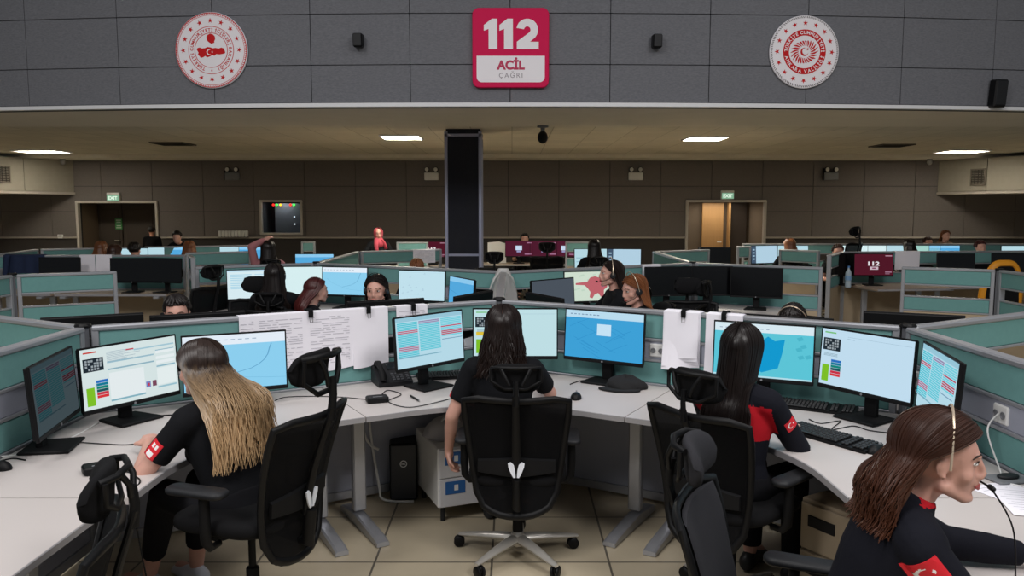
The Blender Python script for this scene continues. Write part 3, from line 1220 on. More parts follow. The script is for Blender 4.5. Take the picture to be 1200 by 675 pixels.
partition(V_L, V_C, 'long teal partition behind the blonde woman\'s screens with papers hung over it', beige=False)
partition(V_C, V_R, 'long teal partition right of centre with two paper pads hung over it', beige=False, slot_fill=True)
partition(V_L2, V_L, 'teal partition along the left edge beside the dark angled screen', beige=False, slot_fill=True)
partition(V_R, V_R2, 'teal partition along the right edge behind the brunette\'s desk', beige=False, slot_fill=True)
partition(V_SL, V_L, 'teal partition running back left from the left front post', group=None)
partition(V_R, V_SR, 'teal partition running back right from the right front post')
partition(V_C, V_CB, 'teal partition running straight back behind the central woman')
partition(V_CB, V_PL, 'teal partition behind the white screens in the back left cell')
partition(V_CB, V_PR, 'teal partition behind the pink map screen in the back right cell')
_d = Vector((-math.cos(R(30)), -math.sin(R(30))))
partition(V_PL, V_PL + _d * 1.32, 'short teal partition behind the chair left of the white table screen')
_d2 = Vector((math.cos(R(30)), -math.sin(R(30))))
partition(V_PR, V_PR + _d2 * 1.42, 'teal partition behind the three black screens on the right')
partition(V_NL, V_NL + Vector((.866, .5)) * .90, 'slotted teal partition on the left with a see-through gap and beige base')
partition(V_NL, (-4.60, 5.2), 'teal partition at the far left frame edge seen end on')
partition(V_NR + Vector((-.866, .5)) * .91, V_NR, 'slotted teal partition on the right below the orange chair back')
partition(V_NR, (4.85, 5.6), 'teal partition at the far right frame edge seen end on')
partition(V_PL, V_TL, 'teal partition receding left of the column behind the blue map screen')
partition(V_PR, V_TR, 'teal partition receding behind the three black screens')
partition(V_TL, (-1.04, 12.05), 'teal partition ending against the left side of the column')
partition(V_TR, (2.98, 11.95), 'teal partition in front of the right back doorway')
partition((-4.55, 11.0), (-3.72, 11.45), 'teal partition left of the woman in the pink sleeve')
partition((4.0, 12.0), (4.50, 11.55), 'teal partition with beige base left of the water bottle')
partition((4.16, 10.45), (4.66, 11.25), 'teal partition seen nearly end on beside the water bottle')
partition((4.66, 11.3), (7.6, 11.6), 'long teal partition behind the maroon 112 screen on the right')
partition((-6.9, 10.45), (-4.27, 10.5), 'long teal partition behind the two dark screens on the left')
partition((-4.25, 10.5), (-3.97, 9.9), 'grey end partition right of the two dark screens on the left')
partition((-7.15, 12.0), (-5.95, 12.8), 'white topped partition below the left back doorway')
partition((-7.15, 12.0), (-6.95, 10.75), 'white topped partition turning towards the viewer at the far left')
partition((-5.95, 12.8), (-4.1, 13.5), 'teal partition behind the small row of lit screens on the far left')
partition((-3.95, 14.8), (-3.62, 14.8), 'small pale teal partition right of the small window, far back')
partition((-2.15, 14.6), (-1.5, 14.6), 'pale teal partition just left of the column, far back')
partition((.95, 14.7), (1.5, 14.7), 'pale teal partition right of the maroon screens, far back')
partition((3.62, 12.95), (3.92, 12.95), 'pale divider with a dark plant behind it below the right doorway')
partition((4.0, 13.96), (9.3, 13.96), 'long teal partition in the last row on the right')
for p, lab in ((V_C, 'partition post with black cap behind the central woman\'s head'), (V_L, 'partition post with black cap behind the blonde woman\'s left screens'), (V_R, 'partition post with black cap right of the bright white screen'),
               (V_CB, 'partition post wrapped behind the clear plastic bag'), (V_PL, 'partition post at the back corner of the left cell'), (V_PR, 'partition post at the back corner of the right cell'),
               (V_NL, 'partition post with black cap at the left frame edge'), (V_NR, 'partition post at the right frame edge by the orange chair')):
    post(p, lab)

# ================================================================== DESKS
ZD = 0.745
DD = 0.80


def corner_outline(V, a1, a2, h1, h2, dd=DD, rf=0.9, gap=.036):
    """outline of a concave corner worktop; a1/a2 are wall directions (deg) so that the worktop lies counter-clockwise from a1 to a2"""
    u1, u2 = Vector((math.cos(R(a1)), math.sin(R(a1)))), Vector((math.cos(R(a2)), math.sin(R(a2))))
    n1, n2 = Vector((-u1.y, u1.x)), Vector((u2.y, -u2.x))
    bis = (u1 + u2).normalized()
    V = Vector(V)
    hb = gap / math.sin(R(60))
    front = [V + u1 * h1 + n1 * dd]
    I = V + bis * dd / math.sin(R(60))
    tl = rf / math.tan(R(60))
    c = I + bis * rf / math.sin(R(60))
    s0 = I + u1 * tl - c
    s1 = I + u2 * tl - c
    b0, b1 = math.atan2(s0.y, s0.x), math.atan2(s1.y, s1.x)
    while b1 > b0:
        b1 -= 2 * PI
    if b0 - b1 > PI:
        b1 += 2 * PI
    for i in range(13):
        b = b0 + (b1 - b0) * i / 12
        front.append(c + Vector((math.cos(b), math.sin(b))) * rf)
    front.append(V + u2 * h2 + n2 * dd)
    back = [V + u2 * h2 + n2 * gap, V + bis * hb, V + u1 * h1 + n1 * gap]
    return front, back, (u1, u2, n1, n2)


def leg_mesh(dd=DD):
    m = MB()
    m.box((0, .34, .39), (.075, .05, .62), .008)
    m.box((0, .34, .66), (.055, .036, .08), .004)
    m.box((0, .38, .705), (.07, .56, .028), .006)
    rings = []
    for y, h in ((.10, .03), (.16, .045), (.34, .062), (.66, .036), (.72, .022)):
        rings.append([(-.035, y, 0.004), (.035, y, .004), (.035, y, h), (.024, y, h + .006), (-.024, y, h + .006), (-.035, y, h)])
    m.loft(rings)
    return m


def corner_desk(V, a1, a2, label, h=(A / 2 - .003, A / 2 - .003), legs=True, wood=None, group=None):
    t = thing('corner_desk', label, 'desk', (V[0], V[1], 0), 0, group)
    front, back, (u1, u2, n1, n2) = corner_outline((0, 0), a1, a2, h[0], h[1])
    poly = [tuple(p) for p in front + back]
    area = sum(poly[i][0] * poly[(i + 1) % len(poly)][1] - poly[(i + 1) % len(poly)][0] * poly[i][1] for i in range(len(poly)))
    if area < 0:
        poly = poly[::-1]
    m = MB()
    m.prism(poly, ZD - .026, ZD)
    m.build('desktop', wood or M_DESK, t, smooth=0)
    m = MB()
    rings = []
    for i, p in enumerate(front):
        a, b = front[max(i - 1, 0)], front[min(i + 1, len(front) - 1)]
        tg = (b - a).normalized()
        nn = Vector((tg.y, -tg.x))
        if nn.dot(u1 + u2) < 0:
            nn = -nn
        q = p + nn * .004
        rings.append([(p.x - nn.x * .002, p.y - nn.y * .002, ZD - .028), (q.x, q.y, ZD - .027), (q.x, q.y, ZD - .001), (p.x - nn.x * .002, p.y - nn.y * .002, ZD + .0004)])
    m.loft(rings)
    m.build('edging', M_DESKE, t, smooth=60)
    if legs:
        for uu, nn, hh in ((u1, n1, h[0]), (u2, n2, h[1])):
            o = link('leg', cached('leg_mesh', lambda: leg_mesh().mesh('leg', M_ALU, 0)), t)
            p = uu * (hh - .11)
            o.location = (p.x, p.y, 0)
            o.rotation_euler = (0, 0, math.atan2(nn.y, nn.x) - PI / 2)
    return t


# front cell
corner_desk(V_C, 210, 330, 'white corner desk of the central woman')
corner_desk(V_L, 270, 390, 'white corner desk of the blonde woman')
corner_desk(V_R, 150, 270, 'white corner desk of the black haired woman on the right')


def straight_desk(p0, p1, depth, label, side=1, group=None, gap=.036, wood=None, curve=True):
    """worktop along a wall from p0 to p1, on the left-hand side of that direction (side=1)"""
    p0, p1 = Vector(p0), Vector(p1)
    d = p1 - p0
    L = d.length
    t = thing('desk', label, 'desk', (p0.x, p0.y, 0), math.atan2(d.y, d.x), group)
    s = side
    poly = [(0.003, s * gap), (L - .003, s * gap), (L - .003, s * depth), (0.003, s * depth)]
    if s < 0:
        poly = poly[::-1]
    m = MB(); m.prism(poly, ZD - .026, ZD); m.build('desktop', wood or M_DESK, t, smooth=0)
    m = MB(); m.box((L / 2, s * (depth + .002), ZD - .0135), (L - .01, .006, .026), .002); m.build('edging', M_DESKE, t, smooth=0)
    for x in (.12, L - .12):
        o = link('leg', cached('leg_mesh', lambda: leg_mesh().mesh('leg', M_ALU, 0)), t)
        o.location = (x, 0, 0)
        o.rotation_euler = (0, 0, 0 if s > 0 else PI)
    return t


straight_desk(V_L + Vector((0, -A / 2)), V_L + Vector((0, -A / 2 - 1.2)), .76, 'white desk at the bottom left corner of the photo', 1)
straight_desk(V_R + Vector((0, -A / 2)), V_R + Vector((0, -A / 2 - 1.2)), .76, 'white desk in front of the brunette at the bottom right', -1)

# back cells (worktops behind the front partitions and along the back ones)
corner_desk(V_L, 30, 150, 'desk hidden behind the blonde woman\'s partition', legs=True)
corner_desk(V_C, 90, 210, 'desk of the woman looking out over the front partition')
corner_desk(V_C, -30, 90, 'desk of the two women facing left behind the partition')
corner_desk(V_R, 30, 150, 'desk behind the partition of the right workstation', legs=True)
corner_desk(V_CB, 150, 270, 'desk below the bright map and light screens left of the plastic bag')
corner_desk(V_CB, 270, 390, 'desk below the grey and pink map screens right of the plastic bag')
corner_desk(V_PL, 210, 330, 'desk below the white and blue screens in the back left cell', h=(1.22, 1.22))
corner_desk(V_PR, 210, 330, 'desk below the three black screens in the back right cell')
M_WOOD = mat('pale_wood_laminate', (176, 158, 142), .5, noise_scale=6, noise_amt=.05)
straight_desk((-5.7, 10.47), (-4.30, 10.47), .62, 'pale wood desk under the two dark screens on the left', -1, wood=M_WOOD)
straight_desk((4.72, 11.29), (5.75, 11.41), .85, 'pale wood desk with the water bottle and maroon 112 screen', -1, wood=M_WOOD)
straight_desk((5.80, 11.42), (7.5, 11.58), .7, 'desk under the black screens beyond the orange chair back', -1, wood=M_WOOD)
straight_desk((-6.7, 10.47), (-5.75, 10.47), .6, 'desk beyond the left slotted partition under hanging cloth', -1, wood=M_WOOD)
straight_desk((-5.83, 12.80), (-4.13, 13.44), .7, 'desk under the small row of lit screens on the far left', -1, wood=M_WOOD)
straight_desk((-4.05, 13.55), (-2.3, 13.2), .7, 'desk behind the woman in the pink sleeve', -1, wood=M_WOOD)
straight_desk((-2.2, 11.3), (-2.2, 9.6), .95, 'desk below the blue map screen left of the column', -1, wood=M_WOOD)
straight_desk((-.75, 15.9), (1.5, 15.9), .7, 'desk under the maroon screens near the back wall', -1, wood=M_WOOD)
straight_desk((-2.2, 15.5), (-1.1, 15.5), .7, 'desk left of the column near the back wall', -1, wood=M_WOOD)
straight_desk((.85, 12.7), (2.35, 12.7), .7, 'desk under the two light screens of the dark haired woman', -1, wood=M_WOOD)
straight_desk((2.9, 13.1), (3.75, 13.1), .7, 'desk under the black screens before the right doorway', -1, wood=M_WOOD)
straight_desk((4.25, 13.95), (9.0, 13.95), .7, 'long desk under the last row of lit screens on the right', -1, wood=M_WOOD)

# ================================================================== MONITORS
MW, MH = .53, .305


def content(kind):
    """list of (u0, v0, u1, v1, colour) painted from back to front; v grows upward"""
    rnd = random.Random(sum(ord(c) for c in kind))
    o = []
    W_ = (208, 224, 230)
    if kind in ('form', 'form_blank', 'form_center'):
        bg = {'form': (212, 226, 226), 'form_blank': (192, 220, 238), 'form_center': (190, 222, 228)}[kind]
        o.append((0, 0, 1, 1, bg))
        o.append((.03, .925, .16, .95, (196, 70, 60) if kind == 'form' else (120, 190, 120)))
        o.append((.02, .62, .22, .84, (34, 44, 52)))
        for i in range(6):
            for j in range(4):
                if (i * 7 + j * 3) % 5:
                    o.append((.04 + i * .028, .64 + j * .047, .06 + i * .028, .675 + j * .047, (150, 160, 166)))
        o.append((.03, .06, .11, .36, (124, 190, 40)))
        for i, c in enumerate(((40, 110, 190), (20, 120, 150), (20, 130, 120), (30, 84, 90), (200, 50, 70), (214, 54, 60))):
            o.append((.13, .42 - i * .05, .245, .465 - i * .05, c))
        if kind == 'form_center':
            o.append((.03, .44, .24, .52, (220, 190, 60)))
        if kind == 'form':
            for i in range(8):
                o.append((.25, .9 - i * .022, .25 + rnd.uniform(.1, .4), .907 - i * .022, (150, 170, 185)))
            o.append((.45, .885, .53, .905, (200, 70, 80)))
            o.append((.25, .72, .74, .745, (150, 185, 200)))
            o.append((.25, .60, .74, .625, (140, 175, 190)))
            o.append((.26, .10, .62, .55, (226, 234, 236)))
            o.append((.26, .07, .62, .10, (130, 175, 190)))
            for v in (.86, .78, .50):
                o.append((.76, v, .97, v + .025, (140, 180, 196)))
            for v in (.74, .64, .56):
                o.append((.76, v, .97, v + .05, (228, 236, 238)))
            o.append((.76, .18, .97, .48, (226, 236, 236)))
            o.append((.76, .13, .97, .16, (150, 190, 204)))
            o.append((.63, .18, .68, .28, (120, 130, 190)))
            o.append((.65, .20, .67, .25, (196, 60, 80)))
            o.append((.70, .18, .745, .28, (120, 70, 90)))
            o.append((.53, .86, .97, .885, (160, 196, 210)))
        else:
            o.append((.30, .90, .98, .905, (150, 180, 200)))
            o.append((.30, .86, .38, .868, (120, 150, 170)))
            for i in range(3):
                o.append((.04, .52 + i * .02, .2, .528 + i * .02, (130, 160, 176)))
    elif kind in ('map', 'map_small'):
        o.append((0, 0, 1, 1, (140, 206, 238)))
        o.append((0, .82, 1, 1, (226, 236, 246)))
        for i in range(10):
            o.append((.04 + i * .07, .90, .08 + i * .07, .915, (150, 170, 190)))
        pts = [(.45, .28), (.55, .32), (.65, .36), (.72, .42), (.78, .5), (.82, .6), (.84, .72), (.86, .80)]
        o.append(('line', pts, .005, (96, 160, 200)))
        o.append(('line', [(.1, .6), (.2, .45), (.32, .36), (.45, .28), (.6, .2), (.8, .17), (1, .15)], .003, (112, 180, 216)))
    elif kind == 'map_deep':
        o.append((0, 0, 1, 1, (62, 160, 214)))
        o.append((0, .85, 1, 1, (186, 220, 238)))
        for i in range(8):
            o.append((.06 + i * .05, .91, .09 + i * .05, .93, (120, 150, 180)))
        for i in range(14):
            y = rnd.uniform(.05, .8)
            x = rnd.uniform(0, .7)
            s_ = rnd.choice((-1, 1))
            pts = [(x, y), (x + .12, y + s_ * .10), (x + .25, y + s_ * .2)]
            pts = [(a, min(.84, max(.01, b))) for a, b in pts]
            o.append(('line', pts, .003, (44, 138, 196)))
        o.append((.42, .50, .60, .74, (196, 226, 244)))
    elif kind == 'map_teal':
        o.append((0, 0, 1, 1, (92, 196, 214)))
        o.append((0, .84, 1, 1, (214, 232, 240)))
        for i in range(9):
            o.append((.05 + i * .06, .90, .08 + i * .06, .915, (150, 170, 190)))
        o.append(('poly', [(.40, .16), (.50, .10), (.66, .20), (.70, .50), (.72, .74), (.62, .70), (.55, .78), (.46, .64), (.38, .62)], (20, 152, 206)))
        for i in range(5):
            x, y = rnd.uniform(.7, .95), rnd.uniform(.2, .75)
            o.append(('poly', [(x, y), (x + .05, y + .03), (x + .03, y + .09), (x - .02, y + .06)], (76, 180, 200)))
        o.append((0, 0, 1, .03, (180, 220, 232)))
    elif kind in ('table', 'table_dim'):
        f = 1.0 if kind == 'table' else .34
        C_ = lambda c: tuple(int(v * f) for v in c)
        o.append((0, 0, 1, 1, C_((180, 216, 230))))
        o.append((0, .92, 1, 1, C_((150, 196, 214))))
        for i in range(22):
            v = .90 - i * .032
            c = (80, 196, 212)
            if i in (5, 6):
                c = (190, 96, 120)
            if i in (15, 16, 17):
                c = (176, 110, 140)
            o.append((.02, v - .022, .31, v, C_(c)))
            if i < 19:
                c = (92, 200, 216) if i > 1 else (150, 130, 170)
                o.append((.33, v - .022, .64, v, C_(c)))
            if i < 12:
                c = (110, 205, 220) if i not in (5, 8, 9, 10) else (184, 70, 96)
                o.append((.66, v - .022, .98, v, C_(c)))
        o.append((.02, .20, .64, .22, C_((120, 170, 190))))
        o.append((.66, .46, .98, .475, C_((110, 150, 180))))
    elif kind == 'table_white':
        o.append((0, 0, 1, 1, (214, 234, 240)))
        for i in range(9):
            o.append((.06, .82 - i * .06, .46, .85 - i * .06, (168, 212, 230)))
            o.append((.52, .82 - i * .06, .78, .85 - i * .06, (180, 218, 236)))
        o.append((0, .94, 1, 1, (190, 222, 240)))
    elif kind == 'blank':
        o.append((0, 0, 1, 1, (214, 238, 240)))
    elif kind == 'light_map':
        o.append((0, 0, 1, 1, (192, 224, 236)))
        for i in range(12):
            x, y = rnd.uniform(.05, .6), rnd.uniform(.1, .9)
            o.append(('poly', [(x, y), (x + .06, y + .01), (x + .04, y + .05)], (176, 208, 224)))
    elif kind == 'map_red':
        o.append((0, 0, 1, 1, (206, 222, 206)))
        for i in range(16):
            x, y = rnd.uniform(.05, .9), rnd.uniform(.06, .9)
            o.append(('poly', [(x, y), (x + .07, y + .02), (x + .05, y + .07), (x - .01, y + .05)], (190, 212, 194)))
        o.append(('poly', [(.22, .62), (.34, .64), (.46, .66), (.52, .80), (.62, .84), (.72, .78), (.78, .64), (.90, .60), (.86, .44), (.80, .36), (.80, .18), (.74, .12), (.68, .26), (.60, .20), (.56, .08), (.50, .12), (.52, .30), (.46, .44), (.40, .54), (.22, .56)], (186, 98, 106)))
        o.append(('poly', [(.74, .58), (.86, .62), (.84, .50), (.77, .47)], (136, 120, 170)))
    elif kind == 'blue':
        o.append((0, 0, 1, 1, (84, 168, 220)))
        o.append((0, .86, 1, 1, (140, 200, 236)))
        o.append(('line', [(.0, .6), (.3, .5), (.6, .3), (1, .2)], .006, (60, 140, 200)))
    elif kind == 'pale':
        o.append((0, 0, 1, 1, (180, 214, 224)))
        o.append((.05, .3, .5, .36, (150, 190, 206)))
        o.append((.05, .5, .6, .56, (150, 190, 206)))
    elif kind == 'teal':
        o.append((0, 0, 1, 1, (160, 206, 196)))
    elif kind == 'grey':
        o.append((0, 0, 1, 1, (74, 82, 92)))
    elif kind == 'sidebar':
        o.append((0, 0, 1, 1, (176, 206, 224)))
        o.append((0, 0, .18, 1, (66, 84, 104)))
        for i in range(4):
            o.append((.05, .2 + i * .18, .13, .28 + i * .18, (150, 180, 200)))
    elif kind == 'lock112':
        o.append((0, 0, 1, 1, (78, 24, 38)))
        o.append((.80, .90, .97, .94, (190, 150, 165)))
        o.append((.80, .12, .97, .18, (150, 110, 130)))
        o.append((.80, .05, .92, .08, (150, 110, 130)))
        o.append((.40, .26, .62, .40, (200, 180, 190)))
        o.append((.46, .30, .56, .36, (120, 50, 80)))
    elif kind == 'lock_user':
        o.append((0, 0, 1, 1, (78, 28, 46)))
        o.append((.80, .86, .97, .92, (170, 120, 150)))
        o.append((.72, .10, .97, .18, (160, 110, 140)))
        o.append((.38, .40, .62, .70, (196, 214, 236)))
        o.append((.42, .26, .58, .38, (150, 150, 190)))
    return o


def screen_mesh(kind):
    m = MB()
    mats = []

    def mi(c):
        k = scr(c)
        if k not in mats:
            mats.append(k)
        return mats.index(k)
    w, h = MW - .014, MH - .016
    P = lambda u, v, z: ((u - .5) * w, -.0125 - z, (v - .5) * h)
    for i, e in enumerate(content(kind)):
        z = .00012 * i
        if e[0] == 'line':
            _, pts, t, c = e
            for a, b in zip(pts[:-1], pts[1:]):
                d = Vector((b[0] - a[0], b[1] - a[1])).normalized()
                nx, ny = -d.y * t, d.x * t
                m.quad(P(a[0] - nx, a[1] - ny, z), P(b[0] - nx, b[1] - ny, z), P(b[0] + nx, b[1] + ny, z), P(a[0] + nx, a[1] + ny, z), mi(c))
        elif e[0] == 'poly':
            _, pts, c = e
            n = len(pts)
            m.add([P(u, v, z) for u, v in pts], [tuple(range(n))], mi(c))
        else:
            u0, v0, u1, v1, c = e
            m.quad(P(u0, v0, z), P(u1, v0, z), P(u1, v1, z), P(u0, v1, z), mi(c))
    if kind == 'lock112':
        vs, fs, tw, th = text_geo('112', .1, .004)
        m.add([P(.5 + v.x * .30 / tw, .55 + v.y * .2 / th, .004) for v in vs], fs, mi((226, 222, 226)))
    if kind == 'off':
        m.quad(P(0, 0, 0), P(1, 0, 0), P(1, 1, 0), P(0, 1, 0), 0)
        mats.append(M_BLACKG)
    return m.mesh('screen', mats, 0)


def _housing():
    m = MB()
    w, h, b = MW, MH, .008
    zo = -.004
    # bezel as four bars, back shell
    m.box((0, -.007, h / 2 + zo + .0), (w, .014, b * 1.2), .002)
    m.box((0, -.007, -h / 2 + zo), (w, .016, b * 2.4), .003)
    for sx in (-1, 1):
        m.box((sx * (w / 2 - b / 2), -.007, zo), (b, .014, h), .002)
    m.box((0, .004, zo), (w - .002, .016, h), .004)
    m.box((0, .018, -.01), (w * .62, .022, h * .62), .010)
    return m.mesh('housing', M_BLACKP, 0)


def _neck():
    m = MB()
    m.box((0, .045, .135), (.07, .028, .25), .006)
    m.box((0, .03, .27), (.10, .026, .10), .006)
    return m.mesh('neck', M_BLACKM, 0)


def _base():
    m = MB()
    m.prism([(-.115, -.10), (.115, -.10), (.10, .11), (-.10, .11)], .001, .014, bev=.004)
    return m.mesh('base', M_BLACKM, 0)


def _logo():
    m = MB()
    m.lathe([(.001, 0), (.006, 0), (.006, .002), (.001, .002)], 16, rot=Matrix.Rotation(PI / 2, 3, 'X'))
    return m.mesh('logo', M_GREYPL, 0)


def monitor(label, x, y, yaw, kind, zc=.29, group=None, z0=ZD, tilt=4, detail=True, depth=.06):
    """x, y: centre of the screen in plan; yaw 0 faces the viewer; zc: screen centre above what it stands on"""
    a = R(yaw)
    root = Vector((x, y)) + Vector((-math.sin(a), math.cos(a))) * depth
    t = thing('monitor', label, 'monitor', (root.x, root.y, z0 + .0005), a, group)
    hs = link('housing', cached('m_housing', _housing), t)
    hs.location = (0, -depth + .045, zc)
    hs.rotation_euler = (R(-tilt), 0, 0)
    sc = link('screen', cached('screen_' + kind, lambda: screen_mesh(kind)), t)
    sc.location = (0, -depth + .045, zc)
    sc.rotation_euler = (R(-tilt), 0, 0)
    nk = link('neck', cached('m_neck', _neck), t)
    nk.scale = (1, 1, (zc + .02) / .31)
    link('base', cached('m_base', _base), t)
    if detail:
        lg = link('logo', cached('m_logo', _logo), hs)
        lg.location = (0, -.0155, -MH / 2 - .004)
    return t


GF = 'black monitors on the three front workstations'
monitor('monitor turned edge-on at the left frame edge with a dim screen', -1.98, 3.46, 102, 'table_dim', group=GF, zc=.26)
monitor('monitor with the form, keypad and green block left of the blonde woman', -1.86, 3.88, 60, 'form', group=GF, zc=.25)
monitor('monitor with a pale blue map behind the blonde woman\'s head', -1.45, 4.13, 25, 'map', group=GF, zc=.25)
monitor('monitor with cyan and red table rows left of the central woman', -.455, 4.62, 47, 'table', group=GF)
monitor('monitor with the yellow and green blocks hidden behind the central woman\'s head', .02, 4.86, 0, 'form_center', group=GF)
monitor('monitor with a deep blue map and white box right of the central woman', .535, 4.74, -32, 'map_deep', group=GF)
monitor('monitor with the teal district map behind the black haired woman', 1.34, 4.22, -26, 'map_teal', group=GF)
monitor('monitor with a mostly empty pale blue form at the right front', 1.725, 3.89, -60, 'form_blank', group=GF)
monitor('monitor with cyan and red rows seen steeply beside the right partition', 1.785, 3.36, -103, 'table', group=GF, zc=.30)

# back left cell, screens facing the viewer
GB = 'monitors in the two back cells'


def mon_px(label, px, y, yaw, kind, group=GB, zc=.29, **kw):
    return monitor(label, x_at(px, y, 1.05), y, yaw, kind, zc, group, **kw)


mon_px('bright monitor with a white table in the back left cell', 298, 8.10, 24, 'table_white')
mon_px('bright white monitor behind the red haired woman', 361, 8.52, 6, 'blank')
mon_px('monitor with a small blue map right of the red haired woman', 402, 8.42, -14, 'map_small')
mon_px('light blue white monitor right of the woman facing the viewer', 492, 7.92, -22, 'light_map')
mon_px('dark blue monitor turned sideways left of the plastic bag', 536, 7.10, -62, 'blue')
mon_px('monitor turned sideways with a grey screen right of the plastic bag', 652, 6.95, 42, 'grey')
mon_px('monitor with the pink province map before the brunette facing left', 692, 7.85, 16, 'map_red')
mon_px('switched-off monitor behind the dark headrest, leftmost of three black screens', 785, 8.45, 8, 'off')
mon_px('switched-off monitor in the middle of three black screens', 830, 8.50, -4, 'off')
mon_px('switched-off monitor rightmost of three black screens', 886, 8.30, -22, 'off')

# monitors whose backs or tops show above the front partitions
GK = 'monitors seen from behind over the front partitions'
monitor('monitor back whose top edge shows left of the blonde woman\'s partition post', -2.45, 4.62, 207, 'off', group=GK)
monitor('monitor back just behind the partition below the black haired man\'s forehead', -1.88, 4.72, 208, 'off', group=GK)
monitor('monitor back at whose edge the woman with centre-parted hair looks out', -.86, 5.32, 206, 'off', group=GK, zc=.30)
monitor('monitor back rising beside the central post on its left', -.32, 5.72, 242, 'off', group=GK, zc=.30)
monitor('monitor back whose top edge shows behind the right workstation partition', 2.35, 4.63, 156, 'off', group=GK, zc=.30)
monitor('monitor back right of the dark haired head behind the right partition', 1.62, 4.66, 152, 'off', group=GK, zc=.28)
monitor('monitor seen from its back edge right of the plastic bag', .28, 5.78, 118, 'off', group=GK, zc=.28)

# far rows
GR = 'small monitors in the far rows'
mon_px('dark monitor on the pale wood desk, left of a pair', 153, 10.0, 4, 'off', GR)
mon_px('dark monitor on the pale wood desk, right of a pair', 189, 9.98, -14, 'off', GR)
mon_px('dark monitor above the left slotted partition', 68, 10.1, 0, 'off', GR)
mon_px('tiny lit monitor behind the two brown haired heads, far left', 152, 12.5, 20, 'pale', GR)
mon_px('tiny lit monitor in the far left row, between two heads', 172, 12.75, 20, 'pale', GR)
mon_px('tiny blue lit monitor in the far left row', 201, 12.9, 14, 'blue', GR)
mon_px('tiny pale monitor left of the woman in the pink sleeve', 274, 13.05, -6, 'pale', GR)
mon_px('tiny blue monitor close to the woman in the pink sleeve', 296, 12.95, -10, 'blue', GR)
mon_px('maroon monitor close to the left side of the column', 506, 15.1, 0, 'lock112', GR)
mon_px('maroon monitor with a white picture, leftmost right of the column', 608, 15.4, 0, 'lock_user', GR)
mon_px('maroon monitor in the middle of the far maroon group', 637, 15.4, 0, 'lock_user', GR)
mon_px('maroon monitor turned slightly, rightmost of the far maroon group', 660, 15.35, -28, 'lock_user', GR)
mon_px('pale monitor left of the long dark hair, far centre', 693, 12.35, 10, 'pale', GR)
mon_px('monitor with a dark sidebar right of the long dark hair, far centre', 731, 12.3, -10, 'sidebar', GR)
mon_px('black monitor before the right doorway, left of two', 838, 12.75, 0, 'off', GR)
mon_px('pale monitor with a sidebar right of the pale divider', 897, 13.45, 20, 'sidebar', GR)
mon_px('pale monitor behind the brown haired head at the right', 930, 13.5, 0, 'pale', GR)
mon_px('white monitor left of the blue cap-like chair back', 1000, 13.55, 0, 'blank', GR)
mon_px('white monitor, second in the last right row', 1021, 13.55, -4, 'blank', GR)
mon_px('pale monitor, third in the last right row', 1043, 13.55, 0, 'pale', GR)
mon_px('pale green monitor in the last right row before the curly haired woman', 1085, 13.5, 0, 'teal', GR)
mon_px('dim blue monitor right of the pale green one', 1108, 13.5, 0, 'blue', GR)
mon_px('pale monitor at the right frame edge in the last row', 1193, 13.4, 0, 'pale', GR)
mon_px('maroon monitor showing 112 beside the water bottle', 1025, 10.95, -4, 'lock112', GR)
mon_px('black monitor seen steeply left of the maroon 112 monitor', 994, 11.0, 30, 'off', GR)
mon_px('black monitor left of the orange chair back', 1122, 10.98, 0, 'off', GR)
mon_px('black monitor right of the orange chair back', 1187, 11.05, -6, 'off', GR)

monitor('monitor with a bright blue map left of the receding partition', -2.72, 10.92, 4, 'blue', group=GR)

# ================================================================== OFFICE CHAIRS (local: faces +Y, origin on the floor)
def _ch_base():
    m = MB()
    m.lathe([(.001, .055), (.032, .055), (.038, .075), (.036, .115), (.028, .13), (.001, .13)], 20)
    for i in range(5):
        a = 2 * PI * i / 5 + PI / 2 + .0
        c, s_ = math.cos(a), math.sin(a)
        rings = []
        for r, w, zt, h in ((.02, .066, .118, .05), (.10, .062, .112, .045), (.20, .052, .098, .034), (.31, .034, .080, .024), (.335, .026, .074, .016)):
            pr = []
            for q in range(10):
                b = 2 * PI * q / 10
                lx, lz = w / 2 * math.cos(b), h / 2 * math.sin(b)
                pr.append((c * r - s_ * lx, s_ * r + c * lx, zt - h / 2 + lz))
            rings.append(pr)
        m.loft(rings)
    return m.mesh('base', M_CHROME)


def _ch_caster():
    m = MB()
    for sx in (-1, 1):
        m.lathe([(.001, -.008), (.024, -.008), (.029, -.004), (.029, .004), (.024, .008), (.001, .008)], 16, (sx * .014, -.012, .0295), rot=Matrix.Rotation(PI / 2, 3, 'Y'))
    m.box((0, -.012, .042), (.012, .04, .03), .004)
    m.cyl((0, 0, .04), (0, 0, .068), .007)
    return m.mesh('caster', M_BLACKP)


def _ch_col():
    m = MB()
    m.lathe([(.001, .10), (.027, .10), (.027, .25), (.024, .255), (.015, .256), (.015, .40), (.001, .40)], 18)
    m.box((0, -.02, .405), (.16, .24, .05), .012)
    m.tube([(.07, .02, .40), (.20, .03, .395), (.24, .03, .39)], [.007, .007, .010], 8)
    return m.mesh('gas_column', M_BLACKM)


def _ch_seat():
    m = MB()
    rings = []
    for z, w, d, r in ((.425, .40, .38, .10), (.435, .455, .44, .12), (.452, .49, .47, .13), (.475, .495, .475, .13), (.492, .475, .46, .12), (.500, .42, .41, .11), (.502, .30, .30, .10)):
        rings.append([(x, y, z - (.018 * max(0, (y - .14) / .1) ** 1.5 if y > .14 else 0)) for x, y in rrect(w, d, r, 6, (0, .01))])
    m.loft(rings)
    return m.mesh('seat', M_SEATF, 60)


def back_w(z):
    """half width of the back at height z"""
    t = max(0, min(1, (z - .30) / .60))
    return .175 + .085 * t ** .8


